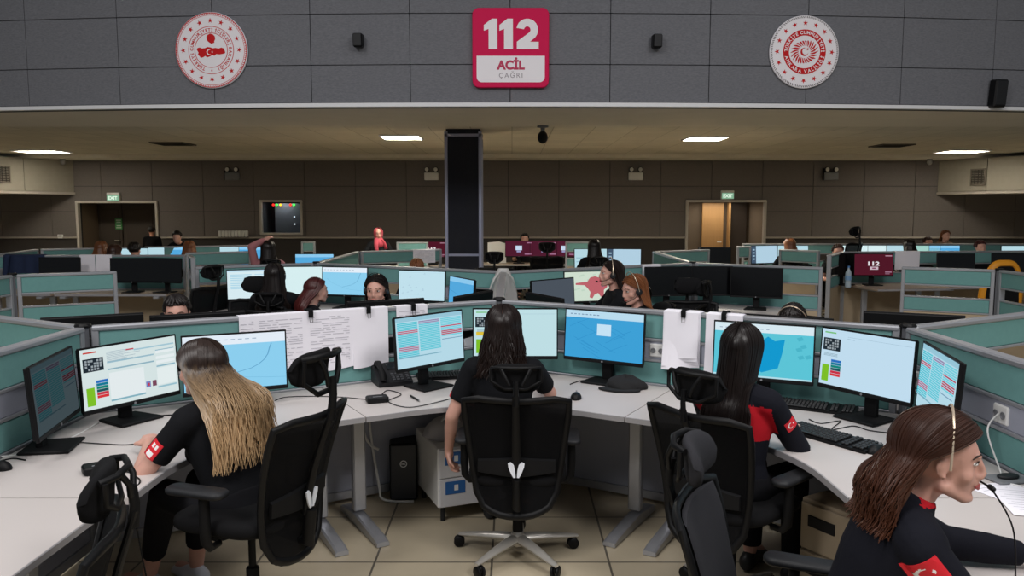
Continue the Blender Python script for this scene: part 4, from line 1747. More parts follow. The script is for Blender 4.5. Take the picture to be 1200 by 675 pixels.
def back_y(x, z):
    t = (z - .30) / .60
    base = -.245 - .02 * math.sin(max(0, min(1, t)) * PI) * -1.2 - .115 * max(0, t - .25) ** 1.2
    return base + .055 * (x / .26) ** 2


def back_loop():
    pts = []
    zb, zt = .30, .90
    for i in range(9):
        x = -1 + 2 * i / 8
        zz = zb + .045 * abs(x) ** 2.6
        w = back_w(zb) * .92
        pts.append((x * w, zz))
    for i in range(1, 8):
        z = zb + .045 + (zt - zb - .06) * i / 8
        pts.append((back_w(z), z))
    pts.append((back_w(zt) - .006, zt - .012))
    for i in range(1, 8):
        x = 1 - 2 * i / 8
        pts.append((x * (back_w(zt) - .02), zt + .012 * (abs(x)) - .006))
    pts.append((-(back_w(zt) - .006), zt - .012))
    for i in range(7, 0, -1):
        z = zb + .045 + (zt - zb - .06) * i / 8
        pts.append((-back_w(z), z))
    return [Vector((x, back_y(x, z), z)) for x, z in pts]


def _ch_frame():
    m = MB()
    lp = back_loop()
    lp = lp + [lp[0]]
    n = len(lp)
    rings = []
    for i in range(n):
        a, b = lp[(i - 1) % (n - 1)], lp[(i + 1) % (n - 1)]
        t = (b - a).normalized()
        up = Vector((0, 1, 0))
        up = (up - t * up.dot(t)).normalized()
        sd = t.cross(up)
        rings.append([lp[i] + up * (.013 * math.cos(q * PI / 4)) + sd * (.017 * math.sin(q * PI / 4)) for q in range(8)])
    m.loft(rings, caps=False)
    # lower yoke joining the back to the mechanism
    m.tube([(0, -.06, .405), (0, -.18, .38), (0, back_y(0, .34) - .03, .36), (0, back_y(0, .5) - .045, .50)], [.035, .034, .03, .026], 10, flat=.7)
    return m.mesh('back_frame', M_BLACKP, 50)


def _ch_spine():
    m = MB()
    pts = [(0, back_y(0, z) - .03, z) for z in (.48, .58, .68, .78, .86, .93)]
    m.tube(pts, [.024, .023, .021, .019, .018, .017], 10, flat=.6, up=(0, 1, 0))
    return m.mesh('spine', M_BLACKP, 50)


def _ch_mesh():
    m = MB()
    nu, nv = 14, 20
    F, B = [], []
    for j in range(nv + 1):
        for i in range(nu + 1):
            v = j / nv
            z = .318 + (.893 - .318) * v
            x = -1 + 2 * i / nu
            w = back_w(z) - .004
            if z < .36:
                w *= .86 + .14 * ((z - .318) / .042) ** .5
            F.append((x * w, back_y(x * w, z) + .002, z))
            B.append((x * w, back_y(x * w, z) - .002, z))
    n = len(F)
    fs = []
    for j in range(nv):
        for i in range(nu):
            a = j * (nu + 1) + i
            fs.append((a, a + 1, a + nu + 2, a + nu + 1))
            fs.append((n + a, n + a + nu + 1, n + a + nu + 2, n + a + 1))
    m.add(F + B, fs)
    return m.mesh('back_mesh', M_MESH, 60)


def _ch_lumbar():
    m = MB()
    rings = []
    for i in range(11):
        x = -.19 + .38 * i / 10
        y = back_y(x, .55) - .014
        h = .052 - .018 * abs(i - 5) / 5
        rings.append([(x, y + .006, .55 - h), (x, y - .008, .55 - h + .006), (x, y - .008, .55 + h - .006), (x, y + .006, .55 + h)])
    m.loft(rings)
    return m.mesh('lumbar_support', M_BLACKM, 50)


def _ch_emblem():
    m = MB()
    y = back_y(0, .55) - .049
    for sx in (-1, 1):
        pts = [(.003, -.038), (.013, -.040), (.024, -.022), (.038, .014), (.040, .032), (.026, .038), (.012, .024), (.006, -.002)]
        pts = [(sx * a + .0, b) for a, b in pts]
        if sx > 0:
            pts = pts[::-1]
        m.add([(a, y, .55 + b) for a, b in pts] + [(a, y + .006, .55 + b) for a, b in pts],
              [tuple(range(8))] + [(i, 8 + i, 8 + (i + 1) % 8, (i + 1) % 8) for i in range(8)])
    return m.mesh('emblem', emblem_m, 0)


emblem_m = mat('chair_emblem_white', (236, 240, 248), .3)


def _ch_head():
    m = MB()
    rings = []
    for i in range(13):
        u = -1 + i / 6
        x = .130 * u
        e = (1 - abs(u) ** 3.2)
        hz = .072 * (max(.0, e)) ** .42 * .98 + .004
        th = .024 * max(0, e) ** .4 + .003
        yc = back_y(0, .95) + .05 + .045 * u * u
        pr = []
        for q in range(16):
            b = 2 * PI * q / 16
            cy, cz = math.cos(b), math.sin(b)
            pr.append((x, yc + th * (abs(cy) ** .8) * (1 if cy > 0 else -1) - .02 * (cz > 0) * cz, 1.0 + hz * (abs(cz) ** .8) * (1 if cz > 0 else -1)))
        rings.append(pr)
    m.loft(rings)
    return m


def _ch_hframe():
    m = MB()
    yb = back_y(0, .95) - .0
    m.tube([(0, back_y(0, .90) - .03, .88), (0, back_y(0, .93) - .03, .95), (0, yb - .02, 1.0)], [.018, .016, .016], 8, flat=.7)
    m.tube([(-.115, yb + .045, 1.05), (-.09, yb + .005, 1.058), (0, yb - .015, 1.06), (.09, yb + .005, 1.058), (.115, yb + .045, 1.05)], .010, 8)
    m.tube([(-.03, yb - .02, .98), (-.05, yb - .02, 1.02), (-.07, yb + .0, 1.058)], .009, 8)
    m.tube([(.03, yb - .02, .98), (.05, yb - .02, 1.02), (.07, yb + .0, 1.058)], .009, 8)
    m.tube([(-.12, yb + .03, 1.05), (-.12, yb + .03, .99), (-.05, yb + .012, .955), (.05, yb + .012, .955), (.12, yb + .03, .99), (.12, yb + .03, 1.05)], .008, 8)
    return m.mesh('headrest_bracket', M_BLACKP, 50)


def _ch_backpad():
    m = MB()
    rings = []
    for j in range(15):
        z = .345 + .545 * j / 14
        e = min(1, j / 2 + .15, (14 - j) / 2 + .15) ** .5
        w = (back_w(z) - .030) * (.9 + .1 * e)
        pr = []
        for q in range(20):
            a = 2 * PI * q / 20
            x = w * math.copysign(abs(math.cos(a)) ** .7, math.cos(a))
            th = .022 * e * math.sin(a)
            pr.append((x, back_y(x, z) + .022 + th + .012 * math.exp(-((z - .56) / .09) ** 2), z))
        rings.append(pr)
    m.loft(rings)
    return m


def _ch_arm():
    m = MB()
    m.tube([(0, .0, .40), (.05, .0, .40), (.075, .0, .43), (.078, .0, .50), (.078, .0, .62)], [.016, .018, .02, .022, .020], 10, flat=.8)
    return m.mesh('armrest', M_BLACKM, 50)


def _ch_pad():
    m = MB()
    m.prism(rrect(.085, .26, .035, 5, (.078, .03)), .615, .642, bev=.008)
    return m.mesh('arm_pad', M_DKGREY, 60)


def chair(label, x, y, rz, dz=0.0, head_dz=0.0, fabric=None, group=None, casters=True, headrest=True, arms=True, emblem=True, recline=0.0, pad=None):
    """rz in degrees, 0 = facing away from the viewer (+Y)"""
    t = thing('office_chair', label, 'chair', (x, y, 0), R(rz), group)
    b = link('base', cached('c_base', _ch_base), t)
    if casters:
        for i in range(5):
            a = 2 * PI * i / 5 + PI / 2
            c = link('caster', cached('c_caster', _ch_caster), b)
            c.location = ((.32) * math.cos(a), (.32) * math.sin(a), 0)
            c.rotation_euler = (0, 0, a * 1.7)
    col = link('gas_column', cached('c_col', _ch_col), t)
    col.scale = (1, 1, 1 + dz / .40)
    st = link('seat', cached('c_seat', _ch_seat), t)
    st.location.z = dz
    if recline:
        q = Matrix.Translation((0, -.2, .4)) @ Matrix.Rotation(recline, 4, 'X') @ Matrix.Translation((0, .2, -.4))
    else:
        q = Matrix.Identity(4)
    for nm, key, fn in (('back_frame', 'c_frame', _ch_frame), ('spine', 'c_spine', _ch_spine), ('back_mesh', 'c_mesh', _ch_mesh), ('lumbar_support', 'c_lumb', _ch_lumbar)):
        o = link(nm, cached(key, fn), t)
        o.matrix_basis = Matrix.Translation((0, 0, dz)) @ q
        if nm == 'lumbar_support' and emblem:
            e = link('emblem', cached('c_emb', _ch_emblem), o)
    if pad:
        o = link('back_pad', cached('c_pad' + pad.name, lambda: _ch_backpad().mesh('back_pad', pad, 60)), t)
        o.matrix_basis = Matrix.Translation((0, 0, dz)) @ q
    if headrest:
        hm = fabric or M_SEATF
        o = link('headrest', cached('c_head' + hm.name, lambda: _ch_head().mesh('headrest', hm, 60)), t)
        o.matrix_basis = Matrix.Translation((0, 0, dz + head_dz)) @ q
        o = link('headrest_bracket', cached('c_hfr', _ch_hframe), t)
        o.matrix_basis = Matrix.Translation((0, 0, dz)) @ q @ Matrix.Translation((0, 0, .88)) @ Matrix.Diagonal((1, 1, (head_dz + .18) / .18, 1)) @ Matrix.Translation((0, 0, -.88))
    if arms:
        for sx in (-1, 1):
            o = link('armrest', cached('c_arm', _ch_arm), t)
            o.location = (sx * .20, 0, dz)
            o.scale = (sx, 1, 1)
            link('arm_pad', cached('c_pad', _ch_pad), o)
    return t

# ================================================================== PEOPLE (local: faces +Y, origin on the floor below the hips)
def remesh(m, name, mats, vox, smooth_it=4, fac=.5):
    me = m.mesh('raw', mats, 0)
    o = bpy.data.objects.new('raw', me)
    COL.objects.link(o)
    md = o.modifiers.new('r', 'REMESH')
    md.mode = 'VOXEL'
    md.voxel_size = vox
    md.use_smooth_shade = True
    if smooth_it:
        sm = o.modifiers.new('s', 'SMOOTH')
        sm.iterations = smooth_it
        sm.factor = fac
    dg = bpy.context.evaluated_depsgraph_get()
    r = bpy.data.meshes.new_from_object(o.evaluated_get(dg))
    bpy.data.objects.remove(o)
    bpy.data.meshes.remove(me)
    r.name = name
    r.materials.clear()
    for x in (mats if isinstance(mats, (list, tuple)) else [mats]):
        r.materials.append(x)
    r.polygons.foreach_set('use_smooth', [True] * len(r.polygons))
    r.update()
    return r


SKIN = mat('skin', (208, 160, 144), .5, noise_scale=25, noise_amt=.06, sss=.08, spec=.35)
SKIN2 = mat('skin_tanned', (196, 140, 112), .5, noise_scale=25, noise_amt=.06, sss=.08, spec=.35)
LIPS = mat('lips', (176, 88, 86), .4)
BROW = mat('eyebrow_hair', (48, 34, 28), .8)
EYEW = mat('eye_white', (226, 222, 218), .25)
IRIS = mat('iris', (40, 26, 18), .15)
CLOTH_BLACK = mat('black_cotton', (14, 15, 19), .88, bump=.25, bump_scale=90, spec=.2)
CLOTH_NAVY = mat('dark_navy_cloth', (17, 18, 27), .88, bump=.25, bump_scale=90, spec=.2)
CLOTH_TROUS = mat('black_trouser_cloth', (18, 18, 22), .9, spec=.2)
CLOTH_RED = mat('red_cloth', (178, 20, 34), .8, spec=.2)
CLOTH_PINK = mat('pink_cloth', (188, 72, 90), .85)
CLOTH_ROSE = mat('dusty_rose_cloth', (170, 112, 116), .85)
SHOE_W = mat('white_sneaker', (206, 210, 220), .6)
SHOE_B = mat('black_shoe', (26, 26, 28), .5)


def ik(s, w, l1, l2, pole):
    d = w - s
    L = min(d.length, (l1 + l2) * .995)
    u = d.normalized()
    w = s + u * L
    a = (l1 * l1 - l2 * l2 + L * L) / (2 * L)
    h = math.sqrt(max(1e-6, l1 * l1 - a * a))
    pl = Vector(pole)
    pl = (pl - u * pl.dot(u)).normalized()
    return s + u * a + pl * h, w


def head_shapes(m, Mh):
    old = m.m
    m.m = old @ Mh
    E = m.ell
    E((0, -.014, .028), (.073, .092, .086), nu=28, nv=18)
    E((0, .020, .02), (.066, .070, .072))
    E((0, .030, -.030), (.055, .056, .066))
    E((0, .050, -.072), (.034, .030, .030))
    E((0, .071, -.094), (.019, .017, .016))
    for s in (-1, 1):
        E((s * .038, .052, -.024), (.024, .026, .026))
        m.cap((s * .052, .01, -.06), (s * .018, .062, -.094), .018, .014)
        E((s * .024, .083, .028), (.022, .010, .009))
        E((s * .0095, .098, -.031), (.0085, .010, .0075), nu=12, nv=8)
        E((s * .0735, -.004, -.004), (.007, .018, .029), rot=Matrix.Rotation(s * .45, 3, 'Z'))
        E((s * .0775, -.006, .004), (.008, .016, .020), rot=Matrix.Rotation(s * .55, 3, 'Z'))
        E((s * .0755, .0, -.026), (.007, .010, .011))
    m.cap((0, .086, .022), (0, .104, -.022), .0080, .0100)
    E((0, .103, -.025), (.0112, .0105, .0095), nu=14, nv=10)
    E((0, .083, -.050), (.023, .012, .010))
    E((0, .088, -.0535), (.018, .0085, .0055), nu=14, nv=8)
    E((0, .086, -.064), (.016, .009, .0062), nu=14, nv=8)
    m.m = old


def face_parts(parent, Mh, eyes=True, lips_mat=None):
    if not eyes:
        return
    for s in (-1, 1):
        m = MB(); m.m = Mh
        m.ell((s * .030, .0735, .009), (.0140, .0105, .0062), nu=16, nv=10, k=0)
        m.ell((s * .030, .0810, .009), (.0058, .0036, .0056), nu=12, nv=8, k=1)
        m.build('eye', [EYEW, IRIS], parent)
        m = MB(); m.m = Mh
        m.tube([(s * .014, .0885, .027), (s * .028, .0880, .034), (s * .044, .0765, .031), (s * .052, .067, .024)], [.0026, .0032, .0028, .0014], 8, flat=.7)
        m.build('eyebrow', BROW, parent)
        m = MB(); m.m = Mh
        m.tube([(s * .017, .0815, .011), (s * .030, .0850, .0155), (s * .044, .0745, .010)], [.0014, .0020, .0012], 6)
        m.build('eyelash', BROW, parent)
    m = MB(); m.m = Mh
    m.tube([(-.022, .085, -.0570), (-.010, .0945, -.0545), (0, .0955, -.0555), (.010, .0945, -.0545), (.022, .085, -.0570)], [.0016, .0042, .0040, .0042, .0016], 8)
    m.tube([(-.020, .085, -.0592), (-.009, .0930, -.0630), (0, .0945, -.0638), (.009, .0930, -.0630), (.020, .085, -.0592)], [.0016, .0042, .0050, .0042, .0016], 8)
    m.build('lips', lips_mat or LIPS, parent)


def hand(m, w, d, n, curl=.5, side=1, sc=1.0):
    """wrist w, pointing direction d, palm normal n (palm faces n); side=+1 puts the thumb on d x n"""
    d = d.normalized()
    n = (n - d * n.dot(d)).normalized()
    s = d.cross(n) * side
    rot = Matrix((s, d, n)).transposed()
    m.ell(w + d * .050 * sc, (.040 * sc, .052 * sc, .015 * sc), rot=rot)
    m.cap(w - d * .02, w + d * .03 * sc, .024 * sc, .026 * sc)
    for i, (off, ln) in enumerate(((.030, .066), (.010, .076), (-.011, .070), (-.030, .054))):
        b = w + d * (.088 - .006 * abs(i - 1)) * sc + s * off * sc
        c1 = curl * .8
        d1 = d * math.cos(c1) + n * math.sin(c1)
        k1 = b + d1 * ln * .48 * sc
        c2 = c1 + curl * 1.3
        d2 = d * math.cos(c2) + n * math.sin(c2)
        k2 = k1 + d2 * ln * .30 * sc
        c3 = c2 + curl * .9
        d3 = d * math.cos(c3) + n * math.sin(c3)
        k3 = k2 + d3 * ln * .24 * sc
        m.cap(b - d * .02 * sc, k1, .0092 * sc, .0084 * sc, 10)
        m.cap(k1, k2, .0084 * sc, .0078 * sc, 10)
        m.cap(k2, k3, .0078 * sc, .0068 * sc, 10)
    tb = w + d * .022 * sc + s * .030 * sc
    t1 = tb + (d * .65 + s * .65 + n * .3).normalized() * .040 * sc
    t2 = t1 + (d * .9 + s * .15 + n * .45 * (1 + curl)).normalized() * .032 * sc
    m.cap(tb, t1, .0125 * sc, .0105 * sc, 10)
    m.cap(t1, t2, .0105 * sc, .0085 * sc, 10)


def push_out(p, caps):
    for _ in range(2):
        for a, b, r in caps:
            ab = b - a
            t = max(0, min(1, (p - a).dot(ab) / max(1e-9, ab.length_squared)))
            q = a + ab * t
            v = p - q
            if v.length < r:
                if v.length < 1e-6:
                    v = Vector((0, -1, 0))
                p = q + v.normalized() * r
    return p


def long_hair(parent, Mh, zend, material, caps, phi_max=112, n=26, locks=160, thick=.012, wave=.004, spread=.12, back=-.15, front_side=0, seed=1, lock_r=.0055, beta0=54, vol=1.0, ragged=.06, name='hair', side_shift=0.0, wave_f=5.0):
    rnd = random.Random(seed)
    c = Vector((0, -.012, .028))
    rad = Vector((.083 * vol, .101 * vol, .096 * vol))
    Mi = Mh

    def path(s, sg, off=0.0, dz=0.0, ns=24, ph=0.0, amp=0.0):
        beta = R(beta0 + (-58 - beta0) * s)
        phi = R(phi_max * (1 - s))
        r0 = Vector((0.0 + sg * .02, math.sin(beta), math.cos(beta))).normalized()
        e0 = Vector((sg * math.sin(phi) * math.sin(R(94)), -math.cos(phi) * math.sin(R(94)), math.cos(R(94))))
        ang = r0.angle(e0)
        pts = []
        n1 = ns // 2
        for i in range(n1 + 1):
            t = i / n1
            v = (r0 * math.sin((1 - t) * ang) + e0 * math.sin(t * ang)) / math.sin(ang)
            rr = 1 + (off / .09) + .03 * math.sin(t * PI)
            pts.append(Mi @ (c + Vector((v.x * rad.x * rr, v.y * rad.y * rr, v.z * rad.z * rr))))
        S = pts[-1]
        hd = Mi.to_translation()
        ze = zend + dz
        fr = front_side > 0 and (1 - s) > front_side
        E = Vector((hd.x + side_shift + sg * spread * math.sin(min(phi, PI / 2) * .98) ** .8 * (1 + off * 4), (back + .035 * math.sin(min(phi, PI / 2)) ** 2 - off) if not fr else .10 + off, ze))
        L = (S - E).length
        c1 = S + Vector(((E.x - S.x) * .25, (E.y - S.y) * .35, -L * .30))
        c2 = E + Vector((0, 0, L * .35))
        n2 = ns - n1
        for i in range(1, n2 + 1):
            t = i / n2
            p = S * (1 - t) ** 3 + c1 * 3 * t * (1 - t) ** 2 + c2 * 3 * t * t * (1 - t) + E * t ** 3
            p = push_out(p, [(a, b, r + off) for a, b, r in caps])
            if amp:
                p = p + Vector((math.sin(t * wave_f + ph), math.cos(t * wave_f * .8 + ph * 1.7), 0)) * amp * t
            pts.append(p)
        return pts

    m = MB()
    rows = []
    for sg in (-1, 1):
        rng = [i / n for i in range(n + 1)]
        if sg > 0:
            rng = rng[::-1][1:]
        for s in rng:
            rows.append((path(s, sg, 0, rnd.uniform(-ragged, ragged) * .4), path(s, sg, -thick)))
    k = len(rows[0][0])
    vs = []
    for o_, i_ in rows:
        vs += o_ + i_
    fs = []
    for i in range(len(rows) - 1):
        a, b = i * 2 * k, (i + 1) * 2 * k
        for j in range(k - 1):
            fs.append((a + j, a + j + 1, b + j + 1, b + j))
            fs.append((a + k + j, b + k + j, b + k + j + 1, a + k + j + 1))
        fs.append((a + k - 1, a + 2 * k - 1, b + 2 * k - 1, b + k - 1))
    for a in (0, (len(rows) - 1) * 2 * k):
        for j in range(k - 1):
            fs.append((a + j, a + k + j, a + k + j + 1, a + j + 1))
    m.add(vs, fs)
    for i in range(locks):
        s = rnd.random()
        sg = rnd.choice((-1, 1))
        off = rnd.uniform(-.0025, .0035)
        pts = path(s, sg, off, rnd.uniform(-ragged, ragged * .7), ph=rnd.uniform(0, 6.28), amp=wave * rnd.uniform(.4, 1.6))
        r0 = lock_r * rnd.uniform(.6, 1.3)
        L = len(pts)
        rs = [r0 * min(1, .35 + j / 5) * (1 - .8 * max(0, (j - L * .75) / (L * .25)) ** 1.5) for j in range(L)]
        m.tube(pts, rs, 4)
    o = m.build(name, material, parent, smooth=80)
    return o


def cap_hair(parent, Mh, material, down=98, seed=3, vol=1.0, locks=90, name='hair', front=54):
    """short hair following the skull"""
    rnd = random.Random(seed)
    m = MB(); m.m = Mh
    c = Vector((0, -.014, .028))
    rad = Vector((.081 * vol, .099 * vol, .095 * vol))
    for i in range(locks * 2):
        a = rnd.uniform(0, 2 * PI)
        z0 = rnd.uniform(0, 1)
        t0 = z0 * R(88)
        lim = R(front) + (R(down) - R(front)) * min(1, max(0, (1 - math.sin(a)) * 1.1))
        t1 = min(lim, t0 + R(38))
        if t1 <= t0:
            continue
        pts = []
        for j in range(6):
            t = t0 + (t1 - t0) * j / 5
            aa = a + .25 * j / 5
            pts.append(c + Vector((math.cos(aa) * math.sin(t) * rad.x, math.sin(aa) * math.sin(t) * rad.y, math.cos(t) * rad.z)) * (1 + .05 * j / 5 * rnd.random()))
        m.tube(pts, [.006, .011, .012, .011, .008, .003], 6)
    m.ell(c, (rad.x * .97, rad.y * .97, rad.z * .98))
    # keep the face free: push the front lower verts of the shell inside the skull
    for i, v in enumerate(m.v):
        lv = Mh.inverted() @ Vector(v) - c
        if lv.y > .04 and lv.z < .045 or lv.z < -.055:
            lv = lv * .72
            m.v[i] = tuple(Mh @ (c + lv))
    return m.build(name, material, parent, smooth=80)


class Person:
    pass


def person(label, x, y, rz, dz=0.0, lean=.06, head=(0, 0, 0), arms=None, top=CLOTH_BLACK, skin=SKIN, sleeve='short', vox=.012, legs=None, shoe=SHOE_B, group=None, face=False, trousers=CLOTH_TROUS, sc=1.0, twist=0.0, top_rule=None, feet=True, name='person', stand=False, collar=None, trouser_cut=1.0):
    """arms: dict side -> (wrist in local space, pole, palm normal, curl, hand dir or None)"""
    root = thing(name, label, 'person', (x, y, 0), R(rz), group)
    root.scale = (sc, sc, sc)
    H = Vector((0, -.08, .572 + dz)) if not stand else Vector((0, 0, .93))
    rot = Matrix.Rotation(twist, 4, 'Z') @ Matrix.Rotation(-lean, 4, 'X')
    Ub = Matrix.Translation(H) @ rot
    Up = lambda a, b, c_: Ub @ Vector((a, b, c_))
    # ---------- body
    rings_def = [(-.075, .150, .105, 0), (0, .165, .118, 0), (.07, .148, .106, 0), (.14, .126, .092, .004), (.22, .134, .100, .010), (.30, .148, .106, .012), (.36, .152, .098, .010), (.41, .146, .082, .004), (.445, .104, .064, .0), (.475, .056, .052, .002)]

    def torso(m, e):
        rr = []
        for h, rx, ry, yo in rings_def:
            rr.append([Up((rx + e) * math.cos(2 * PI * q / 24), yo + (ry + e) * math.sin(2 * PI * q / 24), h) for q in range(24)])
        m.loft(rr)
        for s in (-1, 1):
            m.cap(Up(s * .06, 0, .43), Up(s * .150, 0, .412), .050 + e, .052 + e)
            m.ell(Up(s * .066, .085, .285), (.058 + e * .5, .045 + e * .5, .055 + e * .5))
    body = MB()
    torso(body, 0)
    neck0, hc = Up(0, .0, .455), Up(0, .035, .615)
    Mh = Matrix.Translation(hc) @ Matrix.Rotation(R(head[0]) + twist, 4, 'Z') @ Matrix.Rotation(R(head[1]), 4, 'X') @ Matrix.Rotation(R(head[2]), 4, 'Y')
    body.cap(neck0, Mh @ Vector((0, -.022, -.050)), .052, .047)
    head_shapes(body, Mh)
    A_ = {}
    for s, nm in ((-1, 'L'), (1, 'R')):
        sh = Up(s * .165, 0, .405)
        spec = (arms or {}).get(nm)
        if spec is None:
            spec = (Vector((s * .17, .34, .79 + dz)), Vector((s * .6, -.2, -1)), Vector((0, 0, -1)), .35, None)
        wr = Vector(spec[0])
        el, wr = ik(sh, wr, .265, .235, spec[1])
        hd = spec[4] if len(spec) > 4 and spec[4] is not None else (wr - el)
        A_[nm] = (sh, el, wr)
        body.cap(sh, el, .044, .036)
        body.cap(el, el + (wr - el) * .35, .036, .036)
        body.cap(el + (wr - el) * .3, wr, .036, .024)
        hand(body, wr, Vector(hd), Vector(spec[2]), spec[3], side=-s if True else s)
    L_ = {}
    for s, nm in ((-1, 'L'), (1, 'R')):
        if stand:
            hip, kn, an = Vector((s * .085, 0, .90)), Vector((s * .09, .02, .48)), Vector((s * .095, 0, .09))
            toe = an + Vector((s * .01, .15, -.045))
        else:
            hip = Vector((s * .09, -.06, .575 + dz))
            kn = Vector((s * .105, .36, .555 + dz * .8))
            an = Vector((s * .11, .36, .095))
            if legs and nm in legs:
                kn, an = Vector(legs[nm][0]), Vector(legs[nm][1])
            toe = an + Vector((s * .015, .15, -.055))
        L_[nm] = (hip, kn, an, toe)
        body.cap(hip, kn, .074, .052)
        body.cap(kn, kn + (an - kn) * .35, .052, .054)
        body.cap(kn + (an - kn) * .3, an, .054, .034)
        body.cap(an + Vector((0, -.02, -.05)), toe + Vector((0, 0, 0)), .034, .028)
    bm_ = remesh(body, 'body', skin, vox, 5 if vox < .009 else 3)
    link('body', bm_, root)
    # ---------- clothes
    g = MB()
    torso(g, .014)
    for nm in 'LR':
        sh, el, wr = A_[nm]
        g.cap(sh, sh + (el - sh) * .12, .058, .057)
        if sleeve == 'short':
            e = sh + (el - sh) * .66
            g.tube([sh, sh + (el - sh) * .3, e], [.058, .056, .054], 16)
        elif sleeve == 'three':
            g.cap(sh, el, .058, .049)
            e = el + (wr - el) * .35
            g.tube([el, e], [.049, .047], 16)
        else:
            g.cap(sh, el, .058, .050)
            e = el + (wr - el) * .92
            g.tube([el, el + (wr - el) * .5, e], [.050, .046, .036], 16)
    if collar:
        g.tube([Up(0, 0.0, .44), Up(0, .008, .505)], [.068, .062], 20)
    tops = top if isinstance(top, (list, tuple)) else [top]
    gm = remesh(g, 'top', tops, max(.008, vox), 3)
    if top_rule:
        inv = Ub.inverted()
        for p in gm.polygons:
            p.material_index = top_rule(inv @ p.center, p.center)
    top_o = link('jacket' if sleeve == 'long' else 'shirt', gm, root)
    g = MB()
    rr = []
    for h, rx, ry in ((-.085, .150, .105), (0, .182, .134), (.09, .158, .118)):
        rr.append([Up((rx) * math.cos(2 * PI * q / 24), (ry) * math.sin(2 * PI * q / 24), h) for q in range(24)])
    g.loft(rr)
    for nm in 'LR':
        hip, kn, an, toe = L_[nm]
        g.cap(hip, kn, .088, .066)
        g.cap(kn, kn + (an - kn) * .2, .066, .066)
        e = kn + (an - kn) * (.93 * trouser_cut)
        g.tube([kn + (an - kn) * .1, kn + (an - kn) * .5 * trouser_cut, e], [.066, .062, .054], 16)
    link('trousers', remesh(g, 'trousers', trousers, max(.010, vox), 3), root)
    for nm in 'LR':
        hip, kn, an, toe = L_[nm]
        f = (toe - an); f.z = 0
        f = f.normalized()
        g = MB()
        b = Vector((an.x, an.y, 0))
        sd = Vector((f.y, -f.x, 0))
        rings = []
        base = an.z - .095
        for u, w, z0, z1 in ((-.075, .022, .012, .060), (-.055, .036, .003, .085), (-.01, .040, .002, .098), (.05, .042, .002, .080), (.11, .047, .002, .060), (.165, .043, .003, .050), (.195, .022, .008, .034)):
            pr = []
            for q in range(14):
                a = 2 * PI * q / 14
                pr.append(b + f * u + sd * (w * math.cos(a)) + Vector((0, 0, base + (z0 + z1) / 2 + (z1 - z0) / 2 * math.sin(a))))
            rings.append(pr)
        g.loft(rings)
        link('shoe', g.mesh('shoe', shoe, 60), root)
    if face:
        face_parts(root, Mh)
    P = Person()
    P.root, P.Mh, P.top, P.Ub, P.A, P.L, P.hc = root, Mh, top_o, Ub, A_, L_, hc
    P.caps = [(Up(-.150, 0, .412), Up(.150, 0, .412), .074), (Up(-.07, 0, .43), Up(.07, 0, .43), .078), (Up(-.06, .005, .33), Up(.06, .005, .33), .122), (Up(-.05, .0, .18), Up(.05, .0, .18), .116), (Up(0, 0, .0), Up(0, 0, .1), .145), (neck0, Mh @ Vector((0, -.02, -.05)), .060)]
    for nm in 'LR':
        sh, el, wr = A_[nm]
        P.caps.append((sh, el, .066))
    return P


def W2L(x, y, rz, p):
    return Matrix.Rotation(-R(rz), 4, 'Z') @ (Vector(p) - Vector((x, y, 0)))


def patch(P, parent, c, nrm, up, w, h, rule, mats, name, off=.003, nx=28, ny=20):
    """a sewn badge lying on the cloth surface; rule(u, v) -> material index, u, v in -1..1"""
    me = parent.data
    bvh = BVHTree.FromPolygons([v.co for v in me.vertices], [tuple(p.vertices) for p in me.polygons])
    nrm = Vector(nrm).normalized()
    up = Vector(up)
    up = (up - nrm * up.dot(nrm)).normalized()
    sd = up.cross(nrm)
    c = Vector(c)
    m = MB()
    vs = []
    ok = True
    for j in range(ny + 1):
        for i in range(nx + 1):
            q = c + sd * ((i / nx - .5) * w) + up * ((j / ny - .5) * h)
            hit, hn, _, _ = bvh.ray_cast(q + nrm * .3, -nrm)
            if hit is None or (hit - q).length > .09:
                hit = bvh.find_nearest(q)[0]
            vs.append(hit + nrm * off)
    n0 = len(vs)
    vs2 = [v - nrm * (off * 1.5) for v in vs]
    fs, mk = [], []
    m.v = [tuple(v) for v in vs + vs2]
    for j in range(ny):
        for i in range(nx):
            a = j * (nx + 1) + i
            m.f.append((a, a + 1, a + nx + 2, a + nx + 1))
            m.mi.append(rule((i + .5) / nx * 2 - 1, (j + .5) / ny * 2 - 1))
    edge = [i for i in range(nx + 1)] + [(j) * (nx + 1) + nx for j in range(1, ny + 1)] + [ny * (nx + 1) + i for i in range(nx - 1, -1, -1)] + [j * (nx + 1) for j in range(ny - 1, 0, -1)]
    for a, b in zip(edge, edge[1:] + edge[:1]):
        m.f.append((a, n0 + a, n0 + b, b))
        m.mi.append(0)
    return m.build(name, mats, parent, smooth=0)


def flag_rule(asp):
    def f(u, v):
        x, y = u * asp, v
        if abs(u) > .94 or abs(v) > .92:
            return 0
        d1 = math.hypot(x + .38, y)
        d2 = math.hypot(x + .22, y)
        if d1 < .56 and d2 > .45:
            return 1
        # star
        sx, sy = x - .42, y
        r = math.hypot(sx, sy)
        if r < .24:
            a = (math.atan2(sy, sx) + PI) % (2 * PI / 5)
            a = abs(a - PI / 5)
            if r < .24 * (1 - .62 * a / (PI / 5)) or r < .1:
                return 1
        return 0
    return f


